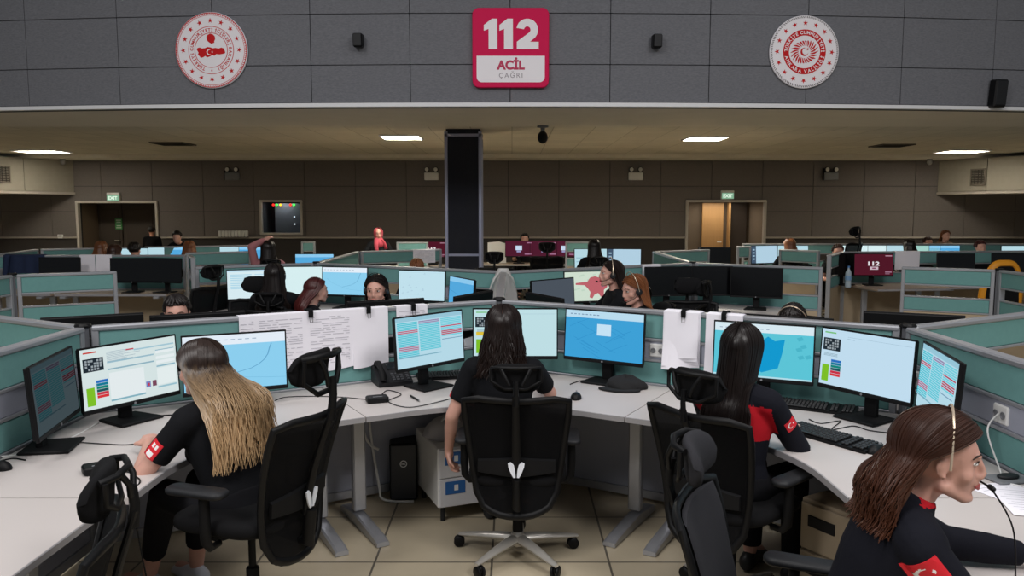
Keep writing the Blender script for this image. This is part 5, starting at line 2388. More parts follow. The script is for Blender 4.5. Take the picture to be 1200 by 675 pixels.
FLAG = [mat('flag_red', (214, 26, 42), .6), mat('flag_white', (240, 236, 236), .6)]
H_DARK = hair_mat('black_hair', (24, 18, 17), (30, 22, 20), .8, 1.2)
H_BROWNBLK = hair_mat('dark_brown_hair', (30, 21, 19), (40, 28, 24), .8, 1.2)
H_OMBRE = hair_mat('ombre_blonde_hair', (44, 32, 27), (204, 170, 128), .94, 1.16, streak=.3)
H_BRUN = hair_mat('warm_brown_hair', (54, 32, 24), (92, 55, 38), .8, 1.2)
H_AUBURN = hair_mat('auburn_hair', (120, 74, 46), (156, 100, 62), .8, 1.2)
H_RED = hair_mat('dark_red_hair', (66, 26, 26), (86, 34, 32), .8, 1.2)

# ================================================================== FRONT WORKERS AND THEIR CHAIRS
HEAD_M = M_SEATF
# --- central woman
CXW, CYW = 0.0, 4.10
chair('black mesh office chair in the centre, its back to the viewer with a white emblem', CXW + .03, CYW - .09, -2, 0.0)
P = person('woman in black T-shirt seen from behind in the centre, long dark brown hair', CXW - .045, CYW + .08, -3, -.02, lean=.05, vox=.008,
           arms={'L': (Vector((-.30, .02, .50)), Vector((-.5, -1, .1)), Vector((1, 0, 0)), .55, Vector((.05, .25, -1))),
                 'R': (Vector((.20, .36, .80)), Vector((.8, -.3, -1)), Vector((0, 0, -1)), .35, None)}, head=(0, -6, 0))
long_hair(P.root, P.Mh, .975, H_BROWNBLK, P.caps, locks=900, spread=.115, back=-.15, seed=11, wave=.011, wave_f=9, vol=1.12, phi_max=108, lock_r=.0024)
patch(P, P.top, P.A['L'][0] + (P.A['L'][1] - P.A['L'][0]) * .62, (-1, .1, .1), (0, 0, 1), .05, .065, lambda u, v: 0 if abs(v) > .25 else 1, FLAG, 'sleeve_patch')

# --- blonde woman
BX, BY = -1.16, 3.22
chair('black mesh office chair of the blonde woman with raised headrest', BX + .085, BY - .05, 72, .11, head_dz=.08, recline=.06)
loc = lambda p: W2L(BX - .03, BY + .035, 58, p)
P = person('woman in black shirt with long blonde-tipped hair seated at the left workstation', BX - .03, BY + .035, 58, -.02, lean=.34, vox=.008, shoe=SHOE_W, trouser_cut=.80,
           arms={'L': (loc((-1.56, 3.33, .79)), Vector((-.9, -.3, -.8)), Vector((0, 0, -1)), .55, None),
                 'R': (loc((-1.40, 3.66, .79)), Vector((.8, -.2, -1)), Vector((0, 0, -1)), .4, None)},
           legs={'L': ((-.06, .36, .555), (.02, .62, .095)), 'R': ((.13, .37, .555), (.20, .52, .095))}, head=(8, -4, 0))
long_hair(P.root, P.Mh, .88, H_OMBRE, P.caps, locks=1100, spread=.135, back=-.15, seed=5, wave=.013, wave_f=6, vol=1.08, phi_max=108, ragged=.14, thick=.014, lock_r=.0024)
patch(P, P.top, P.A['L'][0] + (P.A['L'][1] - P.A['L'][0]) * .48, (-1, -.15, .25), (P.A['L'][0] - P.A['L'][1]), .055, .075,
      lambda u, v: 1 if (.15 < v < .75 and abs(u) < .6 and not (-.1 < u < .12)) or (-.8 < v < -.2 and abs(u) < .6) else 0, FLAG, 'sleeve_patch')

# --- black haired woman, right workstation
KX, KY = 1.04, 3.46
chair('black mesh office chair of the black haired woman on the right', KX - .06, KY - .02, -50, .05, head_dz=.02)
loc = lambda p: W2L(KX, KY + .06, -42, p)


def yoke(q, p):
    # red yoke across the back of the shoulders
    return 1 if (q.y < .03 and .25 < q.z < .405 and .05 < abs(q.x) < .185) else 0


P = person('woman in navy jacket with red shoulder panels and long straight black hair', KX, KY + .06, -42, -.02, lean=.04, vox=.008, top=[CLOTH_NAVY, CLOTH_RED], sleeve='long', top_rule=yoke,
           arms={'R': (loc((1.30, 3.66, .78)), Vector((.9, -.5, -.9)), Vector((0, 0, -1)), .4, None),
                 'L': (loc((1.12, 3.95, .79)), Vector((-.8, -.2, -1)), Vector((0, 0, -1)), .4, None)}, head=(10, -3, 0))
long_hair(P.root, P.Mh, .86, H_DARK, P.caps, locks=900, spread=.085, back=-.15, lock_r=.0024, seed=21, wave=.003, vol=1.07, phi_max=112, ragged=.04)
patch(P, P.top, P.A['R'][0] + (P.A['R'][1] - P.A['R'][0]) * .42, (.9, -.5, .25), (P.A['R'][0] - P.A['R'][1]), .060, .045, flag_rule(1.35), FLAG, 'sleeve_patch')

# --- brunette with headset, bottom right
QX, QY = 1.05, 2.12
chair('black office chair with grey headrest at the bottom right beside the brunette', .83, 2.30, -114, .0, pad=M_HEADF, fabric=M_HEADF, head_dz=.03)
loc = lambda p: W2L(QX - .05, QY - .02, -96, p)
BRUNETTE_RZ = -86


def collar_rule(q, p):
    return 1 if q.z > .490 and q.y > -.0 else 0


P = person('brunette woman in profile at the bottom right wearing headset and navy jacket', QX - .05, QY - .02, -96, -.01, lean=.33, vox=.0065, top=[CLOTH_NAVY, CLOTH_RED], sleeve='long', top_rule=collar_rule, collar=True, face=True,
           arms={'R': (loc((1.42, 1.86, .79)), Vector((.3, -.6, -1)), Vector((0, 0, -1)), .4, None),
                 'L': (loc((1.52, 2.25, .79)), Vector((-.8, -.2, -1)), Vector((0, 0, -1)), .4, None)}, head=(-16, -3, 0))
long_hair(P.root, P.Mh, 1.0, H_BRUN, P.caps, locks=1200, spread=.125, back=-.045, seed=31, wave=.010, wave_f=7, vol=1.15, phi_max=80, ragged=.07, lock_r=.0024, beta0=58)
patch(P, P.top, P.A['R'][0] + (P.A['R'][1] - P.A['R'][0]) * .20 + Vector((0, -.035, 0)), (1, -.05, .1), (P.A['R'][0] - P.A['R'][1]), .080, .060, flag_rule(1.35), FLAG, 'sleeve_patch')


def headset(P, label, boom=True, side=1, white=True, cups=(-1, 1)):
    M = P.root.matrix_basis @ P.Mh @ Matrix.Scale(1.0 if white else .93, 4)
    t = thing('headset', label, 'headset', tuple(M.to_translation()), 0)
    t.matrix_basis = M
    band = mat('headset_band_silver', (226, 206, 182), .25, metal=.6) if white else M_BLACKP
    m = MB()
    pts = []
    for i in range(17):
        a = PI * (i / 16)
        pts.append((.103 * math.cos(a), .012, .030 + .120 * math.sin(a) - .03 * (1 - math.sin(a))))
    m.tube(pts, .0030, 8, flat=1.2)
    m.build('band', band, t)
    for s in cups:
        m = MB()
        m.lathe([(.001, -.012), (.024, -.012), (.028, 0), (.022, .012), (.001, .014)], 16, (s * .090, .008, -.006), rot=Matrix.Rotation(PI / 2 * s, 3, 'Y'))
        m.build('ear_cushion', M_DKGREY, t)
    if boom:
        m = MB()
        m.tube(spline([(side * .098, .012, -.016), (side * .088, .06, -.045), (side * .055, .118, -.066), (side * .022, .130, -.066)], 6), .0028, 6)
        m.cap((side * .034, .128, -.066), (side * .010, .132, -.064), .0075, .0065)
        m.build('microphone_boom', M_BLACKP, t)
    return t


HS = headset(P, 'headset with a silver band worn by the brunette at the bottom right', side=-1, cups=(-1,))
M_ = HS.matrix_basis
a = M_ @ Vector((-.02, .13, -.066))
m = MB()
m.m = M_.inverted()
m.tube(spline([a, a + Vector((.05, -.02, -.10)), a + Vector((.08, .0, -.26)), a + Vector((.10, .02, -.36)), Vector((1.50, 2.06, ZD + .004)), Vector((1.7, 2.1, ZD + .004))], 8), .0022, 6)
m.build('cord', M_BLACKP, HS)

# --- empty chair bottom left
chair('empty black office chair at the bottom left, pushed against the white desk', -1.40, 2.04, 110, .03, head_dz=.0)

# ================================================================== WORKERS IN THE BACK CELLS


def back_person(label, px, d, rz, hair='long', hmat=H_DARK, zend=.86, chair_label=None, dz=0.0, vox=.014, hx=None, chair_kw=None, **kw):
    """px: picture column of the head; d: its depth"""
    x = x_at(px, d, 1.18)
    ang = R(rz)
    off = Vector((-math.sin(ang), math.cos(ang))) * (-.045 + .62 * math.sin(kw.get('lean', .06)))
    x0, y0 = x - off.x, d - off.y
    if chair_label:
        chair(chair_label, x0, y0, rz, dz, **(chair_kw or {}))
    P = person(label, x0, y0, rz, dz, vox=vox, **kw)
    if hair == 'long':
        long_hair(P.root, P.Mh, zend + dz, hmat, P.caps, locks=110, seed=int(px), n=16, lock_r=.007, phi_max=100)
    elif hair == 'short':
        cap_hair(P.root, P.Mh, hmat, seed=int(px))
    return P


P = back_person('man whose black hair and forehead show above the partition on the left', 207, 5.32, 196, 'short', H_DARK, chair_label='office chair hidden under the black haired man', dz=-.04, lean=.34, head=(0, -10, 0), face=True)
P = back_person('woman with centre-parted black hair facing the viewer over the partition', 441, 6.12, 176, 'long', H_DARK, chair_label='office chair of the woman facing the viewer', dz=-.01, vox=.009, face=True, head=(0, -4, 0))
headset(P, 'black headset with microphone on the woman facing the viewer', side=-1, white=False)
P = back_person('woman with long black hair seen from behind before the white screens', 322, 7.25, 6, 'long', H_DARK, .80, chair_label='office chair under the long black haired woman', dz=.0, sleeve='long')
headset(P, 'black headset over long black hair in the back left cell', white=False, boom=False)
patch(P, P.top, P.Ub @ Vector((0, -.1, .22)), (0, -1, 0), (0, 0, 1), .11, .13, lambda u, v: 1 if (abs(u) + abs(v) * .7 < .75 and ((u * 7 + v * 5) % 1.2) > .5) else 0, [CLOTH_BLACK, mat('pale_pink_print', (214, 160, 172), .7)], 'back_print')
P = back_person('red haired woman in black turned to the right in the back left cell', 371, 7.25, -58, 'long', H_RED, 1.0, chair_label='office chair under the red haired woman', dz=-.12, sleeve='long', face=True, lean=.16)
P = back_person('brunette with headset facing left before the pink map screen', 716, 6.92, 98, 'long', H_BROWNBLK, .86, chair_label='office chair under the brunette facing left', dz=.05, vox=.009, face=True, sleeve='long', head=(0, 3, 0))
headset(P, 'silver headset on the brunette facing left', side=-1)
P = back_person('auburn haired woman with headset looking down left behind the front partition', 743, 6.25, 112, 'long', H_AUBURN, .88, chair_label='office chair under the auburn haired woman', dz=-.02, vox=.009, face=True, sleeve='long', head=(0, -12, 0))
headset(P, 'silver headset on the auburn haired woman', side=-1)
P = back_person('person with dark hair bent low behind the right workstation partition', 930, 5.45, 150, 'short', H_DARK, chair_label='office chair under the bent dark haired person', dz=-.07, lean=.50, head=(0, -34, 0))
headset(P, 'thin headset on the bent dark hair behind the right partition', white=True, boom=False)
P = back_person('woman with long dark hair in a dusty pink sleeve, hand raised to her head', 314, 10.6, 24, 'long', H_DARK, .80, chair_label='office chair under the woman in the pink sleeve', dz=.08, top=CLOTH_ROSE, sleeve='long',
                arms={'L': (Vector((-.03, -.02, 1.40)), Vector((-1, -.5, -.8)), Vector((0, .3, -1)), .5, None), 'R': None})


def standing_scarf():
    x, y = x_at(443, 14.2, 1.5), 14.2
    P = person('woman in a bright pink headscarf and black jacket near the back wall', x, y, 196, 0, lean=.02, vox=.014, stand=True, face=True, sleeve='long', sc=.88,
               arms={'L': (Vector((-.10, .26, 1.10)), Vector((-1, -.3, -.4)), Vector((0, 0, 1)), .5, None), 'R': (Vector((.12, .26, 1.10)), Vector((1, -.3, -.4)), Vector((0, 0, 1)), .5, None)})
    m = MB()
    m.m = P.Mh
    E = m.ell
    c = Vector((0, -.016, .028))
    nu, nv = 30, 18
    F = []
    for j in range(nv + 1):
        al = R(2 + 126 * j / nv)
        row = []
        for i in range(nu + 1):
            ph = R(-142 + 284 * i / nu)
            row.append(c + Vector((math.sin(al) * math.sin(ph) * .096, -math.sin(al) * math.cos(ph) * .112, math.cos(al) * .108 - max(0, al - 1.5) * .06)))
        F.append(row)
    vs = [p for r in F for p in r]
    vs2 = [c + (p - c) * .93 for p in vs]
    n = len(vs)
    fs = []
    for j in range(nv):
        for i in range(nu):
            a = j * (nu + 1) + i
            fs.append((a, a + 1, a + nu + 2, a + nu + 1))
            fs.append((n + a, n + a + nu + 1, n + a + nu + 2, n + a + 1))
    m.add(vs + vs2, fs)
    m.cap((0, -.01, -.10), (0, .03, -.19), .085, .10)
    m.tube(spline([(.05, .06, -.12), (.06, .11, -.22), (.05, .13, -.36)], 5), [.05] * 6 + [.045] * 4 + [.03], 10, flat=.4)
    m.tube(spline([(-.05, .06, -.12), (-.10, .08, -.20), (-.14, .06, -.30)], 5), [.05] * 6 + [.045] * 4 + [.03], 10, flat=.4)
    m.build('headscarf', CLOTH_PINK, P.root, 70)


standing_scarf()

# far heads
back_person('brown haired person, left of two heads under the left doorway', 119, 11.95, 10, 'long', H_AUBURN, 1.0, chair_label='chair under the left of two heads below the left doorway', dz=.02, vox=.018)
back_person('dark brown haired person, right of two heads under the left doorway', 135, 11.2, -10, 'long', H_BRUN, 1.0, chair_label='chair under the right of two heads below the left doorway', dz=.0, vox=.018)
back_person('person with dark hair low before a tiny lit screen, far left', 158, 11.9, 0, 'short', H_DARK, chair_label='chair under the dark head before the tiny lit screen', dz=.0, vox=.018)
back_person('man in black leaning over the far left row beside the doorway', 209, 13.95, 180, 'short', H_DARK, chair_label=None, stand=True, lean=.50, sc=.90, sleeve='long', vox=.018, head=(0, -10, 0),
            arms={'L': (Vector((-.2, .45, 1.0)), Vector((-1, 0, -.3)), Vector((0, 0, -1)), .3, None), 'R': (Vector((.2, .45, 1.0)), Vector((1, 0, -.3)), Vector((0, 0, -1)), .3, None)})
back_person('dark figure standing in the left doorway', 178, 17.3, 20, 'short', H_DARK, chair_label=None, stand=True, lean=.12, sc=.86, sleeve='long', vox=.018, skin=SKIN2)
back_person('light brown haired person at the end of the far left row', 222, 11.9, 20, 'long', H_AUBURN, .95, chair_label='chair under the light brown haired person on the far left', dz=.02, vox=.018)
back_person('woman with long dark hair before two light screens, right of centre', 696, 11.55, 8, 'long', H_DARK, .82, chair_label='chair under the long dark hair right of centre', dz=.06, vox=.016, sleeve='long')
back_person('dark haired person peering over the maroon screens', 615, 16.35, 180, 'short', H_DARK, chair_label='chair under the person behind the maroon screens', dz=.0, vox=.018)
back_person('fair haired person low beside the column on its left', 488, 9.9, 20, 'short', H_AUBURN, chair_label='chair of the fair haired person left of the column', dz=-.12, vox=.018)
back_person('brown haired person before the pale screen in the last right row', 925, 12.7, 5, 'long', H_AUBURN, .98, chair_label='chair under the brown haired person in the last right row', dz=.03, vox=.018)
back_person('person with a tan face below the raised chair parts, far right', 982, 12.15, 170, 'short', H_BRUN, chair_label='chair under the tan faced person at the far right', dz=-.04, vox=.018)
back_person('dark haired person between the white and pale green screens, far right', 1065, 12.65, 0, 'long', H_DARK, .98, chair_label='chair under the dark head between white and green screens', dz=.02, vox=.018)
back_person('person with a pale forehead behind the right bulkhead row', 1088, 15.6, 180, 'short', H_BRUN, chair_label='chair under the pale forehead on the right', dz=-.05, vox=.018)
back_person('curly brown haired woman rising above the last right row', 1105, 14.7, 186, 'long', H_AUBURN, 1.08, chair_label=None, stand=True, sc=.85, vox=.016, top=mat('brown_print_blouse', (120, 92, 72), .85, noise_scale=18, noise_amt=.6), sleeve='long')
back_person('person with reddish hair and bright forehead at the far right', 1149, 12.9, 180, 'short', H_RED, chair_label='chair under the reddish haired person at the far right', dz=-.01, vox=.018)

# empty chairs in the back cells
def far_chair(label, px, d, rz, dz=0.0, **kw):
    chair(label, x_at(px, d, .9), d, rz, dz, **kw)


far_chair('empty office chair turned sideways left of the white table screen', 228, 8.3, 62, .10, head_dz=.06)
far_chair('empty office chair with wide headrest just left of the long haired woman', 284, 7.0, 172, .06, head_dz=.05)
far_chair('empty office chair with big headrest before the three black screens', 812, 6.95, 176, .05, head_dz=.05)
far_chair('empty office chair seen side-on left of the big headrest', 786, 7.35, 70, .03, head_dz=.05)
far_chair('empty chair with dark blue back right of the column', 578, 11.0, 4, .10, head_dz=.06)
far_chair('empty dark chair in front of the middle maroon screen', 640, 12.6, 0, .16, head_dz=.06)
far_chair('chair with tall black frame rising above the far right row', 985, 13.0, 40, .34, head_dz=.10, recline=-.10)
far_chair('chair with rounded dark blue back in the last right row', 1008, 12.4, 0, .12, headrest=False)

# ================================================================== PAPERS HUNG OVER THE PARTITIONS
def wall_point(p0, p1, px, z=1.1):
    """parameter (metres from p0) where picture column px meets the partition line"""
    p0, p1 = Vector(p0), Vector(p1)
    d = (p1 - p0)
    L = d.length
    d = d / L
    best = None
    for i in range(801):
        s = L * i / 800
        q = p0 + d * s
        e = abs(x_at(px, q.y, z) - q.x)
        if best is None or e < best[0]:
            best = (e, s)
    return best[1], d


def paper(label, p0, p1, pxa, pxb, drop, side=-1, group=None, thick=.0015, back=.08, wav=0.0, lines=True, pages=1, top=ZP, seed=0):
    """sheets folded over the partition rail; side=-1: hangs on the right-hand side of p0->p1 (towards the viewer)"""
    a, d = wall_point(p0, p1, pxa)
    b, _ = wall_point(p0, p1, pxb)
    a, b = min(a, b), max(a, b)
    c = Vector(p0) + d * ((a + b) / 2)
    w = b - a
    rnd = random.Random(seed + int(pxa))
    t = thing('paper_sheet', label, 'paper', (c.x, c.y, top), math.atan2(d.y, d.x), group)
    for k in range(pages):
        m = MB()
        nx, prof = 10, []
        off = .036 + .003 * k
        prof = [(side * -off, -back), (side * -off, .002), (side * -.02, .0035 + .002 * k), (side * .02, .0035 + .002 * k), (side * off, .001)]
        for j in range(1, 9):
            prof.append((side * (off + .001), -drop * (1 - .06 * k) * j / 8))
        F, B = [], []
        for i in range(nx + 1):
            u = i / nx - .5
            for j, (y, z) in enumerate(prof):
                v = max(0, -z / drop)
                y2 = y + (side * wav * v * v * (.6 + .5 * math.sin(u * 5 + k + seed)) if j > 4 else 0)
                zz = z - (0 if j <= 4 else .012 * v * math.sin(u * 3 + seed) * (wav > 0))
                F.append((u * w * (1 - .03 * k), y2 + side * thick * .5, zz))
                B.append((u * w * (1 - .03 * k), y2 - side * thick * .5, zz - (thick if j in (2, 3) else 0)))
        n = len(prof)
        N_ = len(F)
        fs = []
        for i in range(nx):
            for j in range(n - 1):
                q = i * n + j
                fs.append((q, q + 1, q + n + 1, q + n))
                fs.append((N_ + q, N_ + q + n, N_ + q + n + 1, N_ + q + 1))
        for i in range(nx):
            q0, q1 = i * n, i * n + n - 1
            fs.append((q0, q0 + n, N_ + q0 + n, N_ + q0))
            fs.append((q1, N_ + q1, N_ + q1 + n, q1 + n))
        for j in range(n - 1):
            q0, q1 = j, nx * n + j
            fs.append((q0, N_ + q0, N_ + q0 + 1, q0 + 1))
            fs.append((q1, q1 + 1, N_ + q1 + 1, N_ + q1))
        m.add(F + B, fs)
        m.build('sheet', M_PAPER, t, 60)
    if lines:
        m = MB()
        yy = side * (.036 + .003 * (pages - 1) + .0032)
        for k in range(int(drop / .013) - 4):
            z = -.03 - .013 * k
            if -z > drop - .03:
                break
            v = -z / drop
            x = -w * .42
            while x < w * .40:
                l_ = rnd.uniform(.02, .09)
                if rnd.random() < .75:
                    l2 = min(l_, w * .42 - x)
                    q = yy + side * wav * v * v * 1.15
                    m.quad((x, q, z), (x + l2, q, z), (x + l2, q, z - .0035), (x, q, z - .0035))
                x += l_ + .012
        if m.f:
            m.build('printed_lines', M_INK, t, 0)
    return t


def clip(label, p0, p1, px, side=-1):
    s, d = wall_point(p0, p1, px)
    c = Vector(p0) + d * s
    t = thing('binder_clip', label, 'clip', (c.x, c.y, ZP), math.atan2(d.y, d.x), 'black binder clips on the partitions')
    m = MB()
    m.loft([[(x, side * .052, -.028), (x, side * .052, .006), (x, side * .02, .018), (x, -side * .036, .010), (x, -side * .042, -.028), (x, -side * .046, -.028), (x, -side * .040, .014), (x, side * .02, .024), (x, side * .057, .010), (x, side * .057, -.028)] for x in (-.014, .014)])
    m.build('body', M_BLACKP, t, 0)
    m = MB()
    m.tube([(-.010, side * .058, -.022), (-.008, side * .062, -.055), (.008, side * .062, -.055), (.010, side * .058, -.022)], .0015, 6)
    m.build('wire_handle', M_BLACKM, t)


GPAP = 'papers hung over the blonde woman\'s partition'
for i, (a, b, dr, lab) in enumerate(((279, 297, .34, 'narrow paper strip, leftmost of those hung over the long partition'), (297, 357, .34, 'printed sheet hanging second from left over the long partition'),
                                     (357, 411, .345, 'printed sheet hanging third from left over the long partition'), (411, 452, .35, 'blank paper sheet under the clip left of the desk phone'), (462, 498, .33, 'sheet hanging behind the cyan and red table monitor'))):
    paper(lab, V_L, V_C, a, b, dr, -1, GPAP, seed=i, lines=(i != 3), wav=.004)
paper('thick paper pad hanging left of two over the right partition', V_C, V_R, 780, 823, .33, -1, 'paper pads on the right partition', pages=4, wav=.03, lines=False, seed=3)
paper('thick paper pad hanging behind the black haired woman\'s head', V_C, V_R, 829, 872, .34, -1, 'paper pads on the right partition', pages=3, wav=.02, lines=False, seed=4)
for px, lab, (p0, p1) in ((362, 'dark clip on the sheets above the raised headrest', (V_L, V_C)), (429, 'black binder clip on the sheet above the desk phone', (V_L, V_C)), (481, 'black binder clip above the cyan and red table monitor', (V_L, V_C)),
                          (804, 'black binder clip on the left thick paper pad', (V_C, V_R)), (851, 'black binder clip on the right thick paper pad', (V_C, V_R))):
    clip(lab, p0, p1, px)
paper('white paper hanging left of the three black screens', V_CB, V_PR, 750, 772, .34, -1, None, lines=False)
paper('white paper hung over the far left partition beside the dark monitors', (-6.9, 10.45), (-4.27, 10.5), 95, 113, .22, -1, 'papers on the far left partition', lines=False)
paper('white paper hung right of another on the far left partition', (-6.9, 10.45), (-4.27, 10.5), 114, 133, .22, -1, 'papers on the far left partition', lines=False)
paper('white paper hung right of the maroon 112 monitor', (4.66, 11.3), (7.6, 11.6), 1047, 1076, .26, -1, None, lines=False)
paper('white sheets hung on the partition left of the column', V_TL, (-1.04, 12.05), 483, 509, .2, -1, None, lines=True)

# navy jacket thrown over the far left partition
s, d = wall_point((-6.9, 10.45), (-4.27, 10.5), 31)
c = Vector((-6.9, 10.45)) + d * s
t = thing('jacket', 'navy jacket hung over the far left partition', 'jacket', (c.x, c.y, ZP), math.atan2(d.y, d.x))
m = MB()
rows = []
for i in range(15):
    u = i / 14 - .5
    f = .012 * math.sin(u * 22)
    rows.append([(u * .52, .05 + f, -.10), (u * .52, .04, .0), (u * .52, .0, .012), (u * .52, -.045 - f, .0), (u * .54, -.055 - f, -.12), (u * .56, -.05 - f * 1.5, -.24), (u * .56, -.042 - f * 1.5, -.24), (u * .54, -.043 - f, -.12), (u * .52, -.036 - f, -.005), (u * .52, .0, .004), (u * .52, .034, -.005), (u * .52, .042 + f, -.10)])
m.loft(rows)
m.build('cloth', mat('navy_fleece', (26, 40, 70), .9, noise_scale=30, noise_amt=.15), t, 60)
m = MB()
m.cap((-.20, -.075, -.02), (-.24, -.08, -.30), .035, .028)
m.build('sleeve', mat('navy_fleece', (26, 40, 70), .9), t)

# clear plastic bag slipped over the back post
t = thing('plastic_bag', 'clear plastic bag hanging over the post behind the central woman', 'bag', (V_CB.x, V_CB.y - .02, 0))
m = MB()
rings = []
rnd = random.Random(4)
for j in range(12):
    v = j / 11
    z = ZP + .03 - .36 * v
    rr = []
    for i in range(26):
        a = 2 * PI * i / 26
        r = .045 + .09 * v ** .7 + .022 * v * math.sin(a * 5 + v * 3) + .01 * rnd.random()
        rr.append((r * math.cos(a), r * .62 * math.sin(a) - .02, z + .018 * math.sin(3 * a) * v))
    rings.append(rr)
m.loft(rings, caps=False)
pb = mat('clear_plastic', (226, 224, 220), .25)
pb.node_tree.nodes['Principled BSDF'].inputs['Alpha'].default_value = .55
m.build('film', pb, t, 60)
m = MB()
m.tube([(-.05, -.06, ZP - .02), (-.09, -.09, ZP - .07), (-.13, -.09, ZP - .17)], [.012, .018, .01], 8, flat=.4)
m.tube([(.05, -.06, ZP - .02), (.09, -.09, ZP - .06), (.12, -.08, ZP - .15)], [.012, .018, .01], 8, flat=.4)
m.build('handle', pb, t)

# ================================================================== THINGS ON THE FRONT DESKS
def keyboard(label, x, y, rz, group=None, w=.44, d=.135):
    t = thing('keyboard', label, 'keyboard', (x, y, ZD + .001), R(rz), group)
    m = MB()
    m.loft([[(-w / 2, -d / 2, 0), (w / 2, -d / 2, 0), (w / 2, d / 2, 0), (-w / 2, d / 2, 0)], [(-w / 2, -d / 2, .012), (w / 2, -d / 2, .012), (w / 2, d / 2, .024), (-w / 2, d / 2, .024)]])
    m.build('body', M_BLACKP, t, 0)
    m = MB()
    sl = .012 / d
    rot = Matrix.Rotation(math.atan(sl), 3, 'X')
    for r in range(6):
        y_ = -d / 2 + .016 + r * .0205
        n_ = 22
        i = 0
        while i < n_:
            sp = 6 if (r == 0 and i == 4) else 1
            x_ = -w / 2 + .014 + (i + sp / 2) * (w - .028) / n_
            if not (i in (15, 18)):
                m.box((x_, y_, .0135 + (y_ + d / 2) * sl + .004), ((w - .028) / n_ * sp - .0035, .0165, .008), .002, rot=rot)
            i += sp
    m.build('keys', mat('keycap_black', (34, 34, 36), .5), t, 0)
    return t


def mouse(label, x, y, rz, group=None, z=ZD):
    t = thing('computer_mouse', label, 'mouse', (x, y, z + .001), R(rz), group)
    m = MB()
    rings = []
    for j in range(11):
        v = -1 + 2 * j / 10
        e = max(0.02, 1 - abs(v) ** 2.6)
        w = .031 * e ** .5
        h = .036 * e ** .6 * (1 - .15 * v)
        rings.append([(w * math.cos(PI * q / 10), .055 * v, h * math.sin(PI * q / 10)) for q in range(11)])
    m.loft(rings)
    m.build('shell', M_BLACKP, t, 60)
    m = MB()
    m.lathe([(.001, -.004), (.010, -.004), (.011, 0), (.010, .004), (.001, .004)], 14, (0, .026, .030), rot=Matrix.Rotation(PI / 2, 3, 'Y'))
    m.build('wheel', M_GREYPL, t)
    return t


GKB = 'black keyboards on the front desks'
p = at_z(952, 479, ZD)
keyboard('black keyboard under the teal district map monitor', p.x, p.y, -30, GKB)
p = at_z(979, 516, ZD)
keyboard('black keyboard in front of the pale blue form monitor', p.x - .02, p.y + .01, -58, GKB)
p = at_z(524, 443, ZD)
keyboard('black keyboard pushed behind the cyan and red table monitor', p.x + .03, p.y + .02, 12, GKB)
p = at_z(1027, 530, ZD)
mouse('black mouse in front of the pale blue form monitor', p.x, p.y, -60)
p = at_z(675, 467, ZD)
mouse('black mouse right of the central woman', p.x, p.y, -10)
p = at_z(2, 550, ZD)
mouse('black mouse at the left frame edge', p.x - .01, p.y, 80)


def amp_box(label, px, py, rz):
    p = at_z(px, py, ZD)
    t = thing('headset_amplifier', label, 'headset box', (p.x, p.y, ZD + .001), R(rz), 'small black headset boxes')
    m = MB(); m.prism(rrect(.12, .085, .018, 4), 0, .032, bev=.006); m.build('body', M_BLACKP, t, 0)
    m = MB(); m.prism(rrect(.055, .010, .004, 3, (0, -.02)), .0325, .034); m.build('button', M_GREYPL, t, 0)
    return p


amp_box('small black headset box in front of the desk phone', 442, 471, 20)
amp_box('small black headset box beside the empty chair bottom left', 116, 553, 35)

# desk phone
p = at_z(458, 449, ZD)
t = thing('desk_phone', 'dark grey desk phone with handset and small display left of the table monitor', 'phone', (p.x, p.y, ZD + .001), R(24))
m = MB()
m.loft([[(-.10, -.10, 0), (.11, -.10, 0), (.11, .10, 0), (-.10, .10, 0)], [(-.10, -.10, .025), (.11, -.10, .025), (.11, .085, .115), (-.10, .085, .115)]])
m.build('body', M_DKGREY, t, 0)
sl = math.atan(.09 / .185)
rt = Matrix.Rotation(sl, 3, 'X')
on = lambda x, v, e=0.0: Vector((x, -.10 + v * math.cos(sl), .025 + v * math.sin(sl))) + rt @ Vector((0, 0, e))
m = MB(); m.box(on(.035, .155, .003), (.105, .062, .006), .002, rot=rt); m.build('display', mat('phone_lcd', (30, 36, 40), .2), t, 0)
m = MB()
for r in range(4):
    for c_ in range(3):
        m.box(on(.0 + c_ * .026, .022 + r * .019, .004), (.018, .012, .007), .002, rot=rt)
for r in range(4):
    m.box(on(.088, .022 + r * .019, .004), (.016, .011, .006), .002, rot=rt)
m.build('keypad', mat('phone_keys', (84, 86, 90), .5), t, 0)
m = MB(); m.lathe([(.001, 0), (.014, 0), (.012, .008), (.001, .009)], 18, on(.040, .108, .001), rot=rt); m.build('navigation_key', M_WHITEP, t)
m = MB()
m.tube([on(-.070, .01, .012), on(-.070, .03, .034), on(-.070, .09, .040), on(-.070, .15, .034), on(-.070, .175, .012)], [.022, .020, .017, .020, .023], 10)
m.build('handset', M_BLACKM, t)
m = MB(); m.box((0, .07, .04), (.15, .05, .08), .005); m.build('stand', M_BLACKM, t, 0)


def cable(label, pts, r=.0025, mtl=None, group='cables lying on the front desks', n=8):
    m = MB()
    m.tube(spline(pts, n), r, 6)
    return tag(m.build('desk_cable', mtl or M_BLACKM), label, 'cable', group)


def dz_(px, py, e=.0035):
    p = at_z(px, py, ZD)
    return Vector((p.x, p.y, ZD + e))


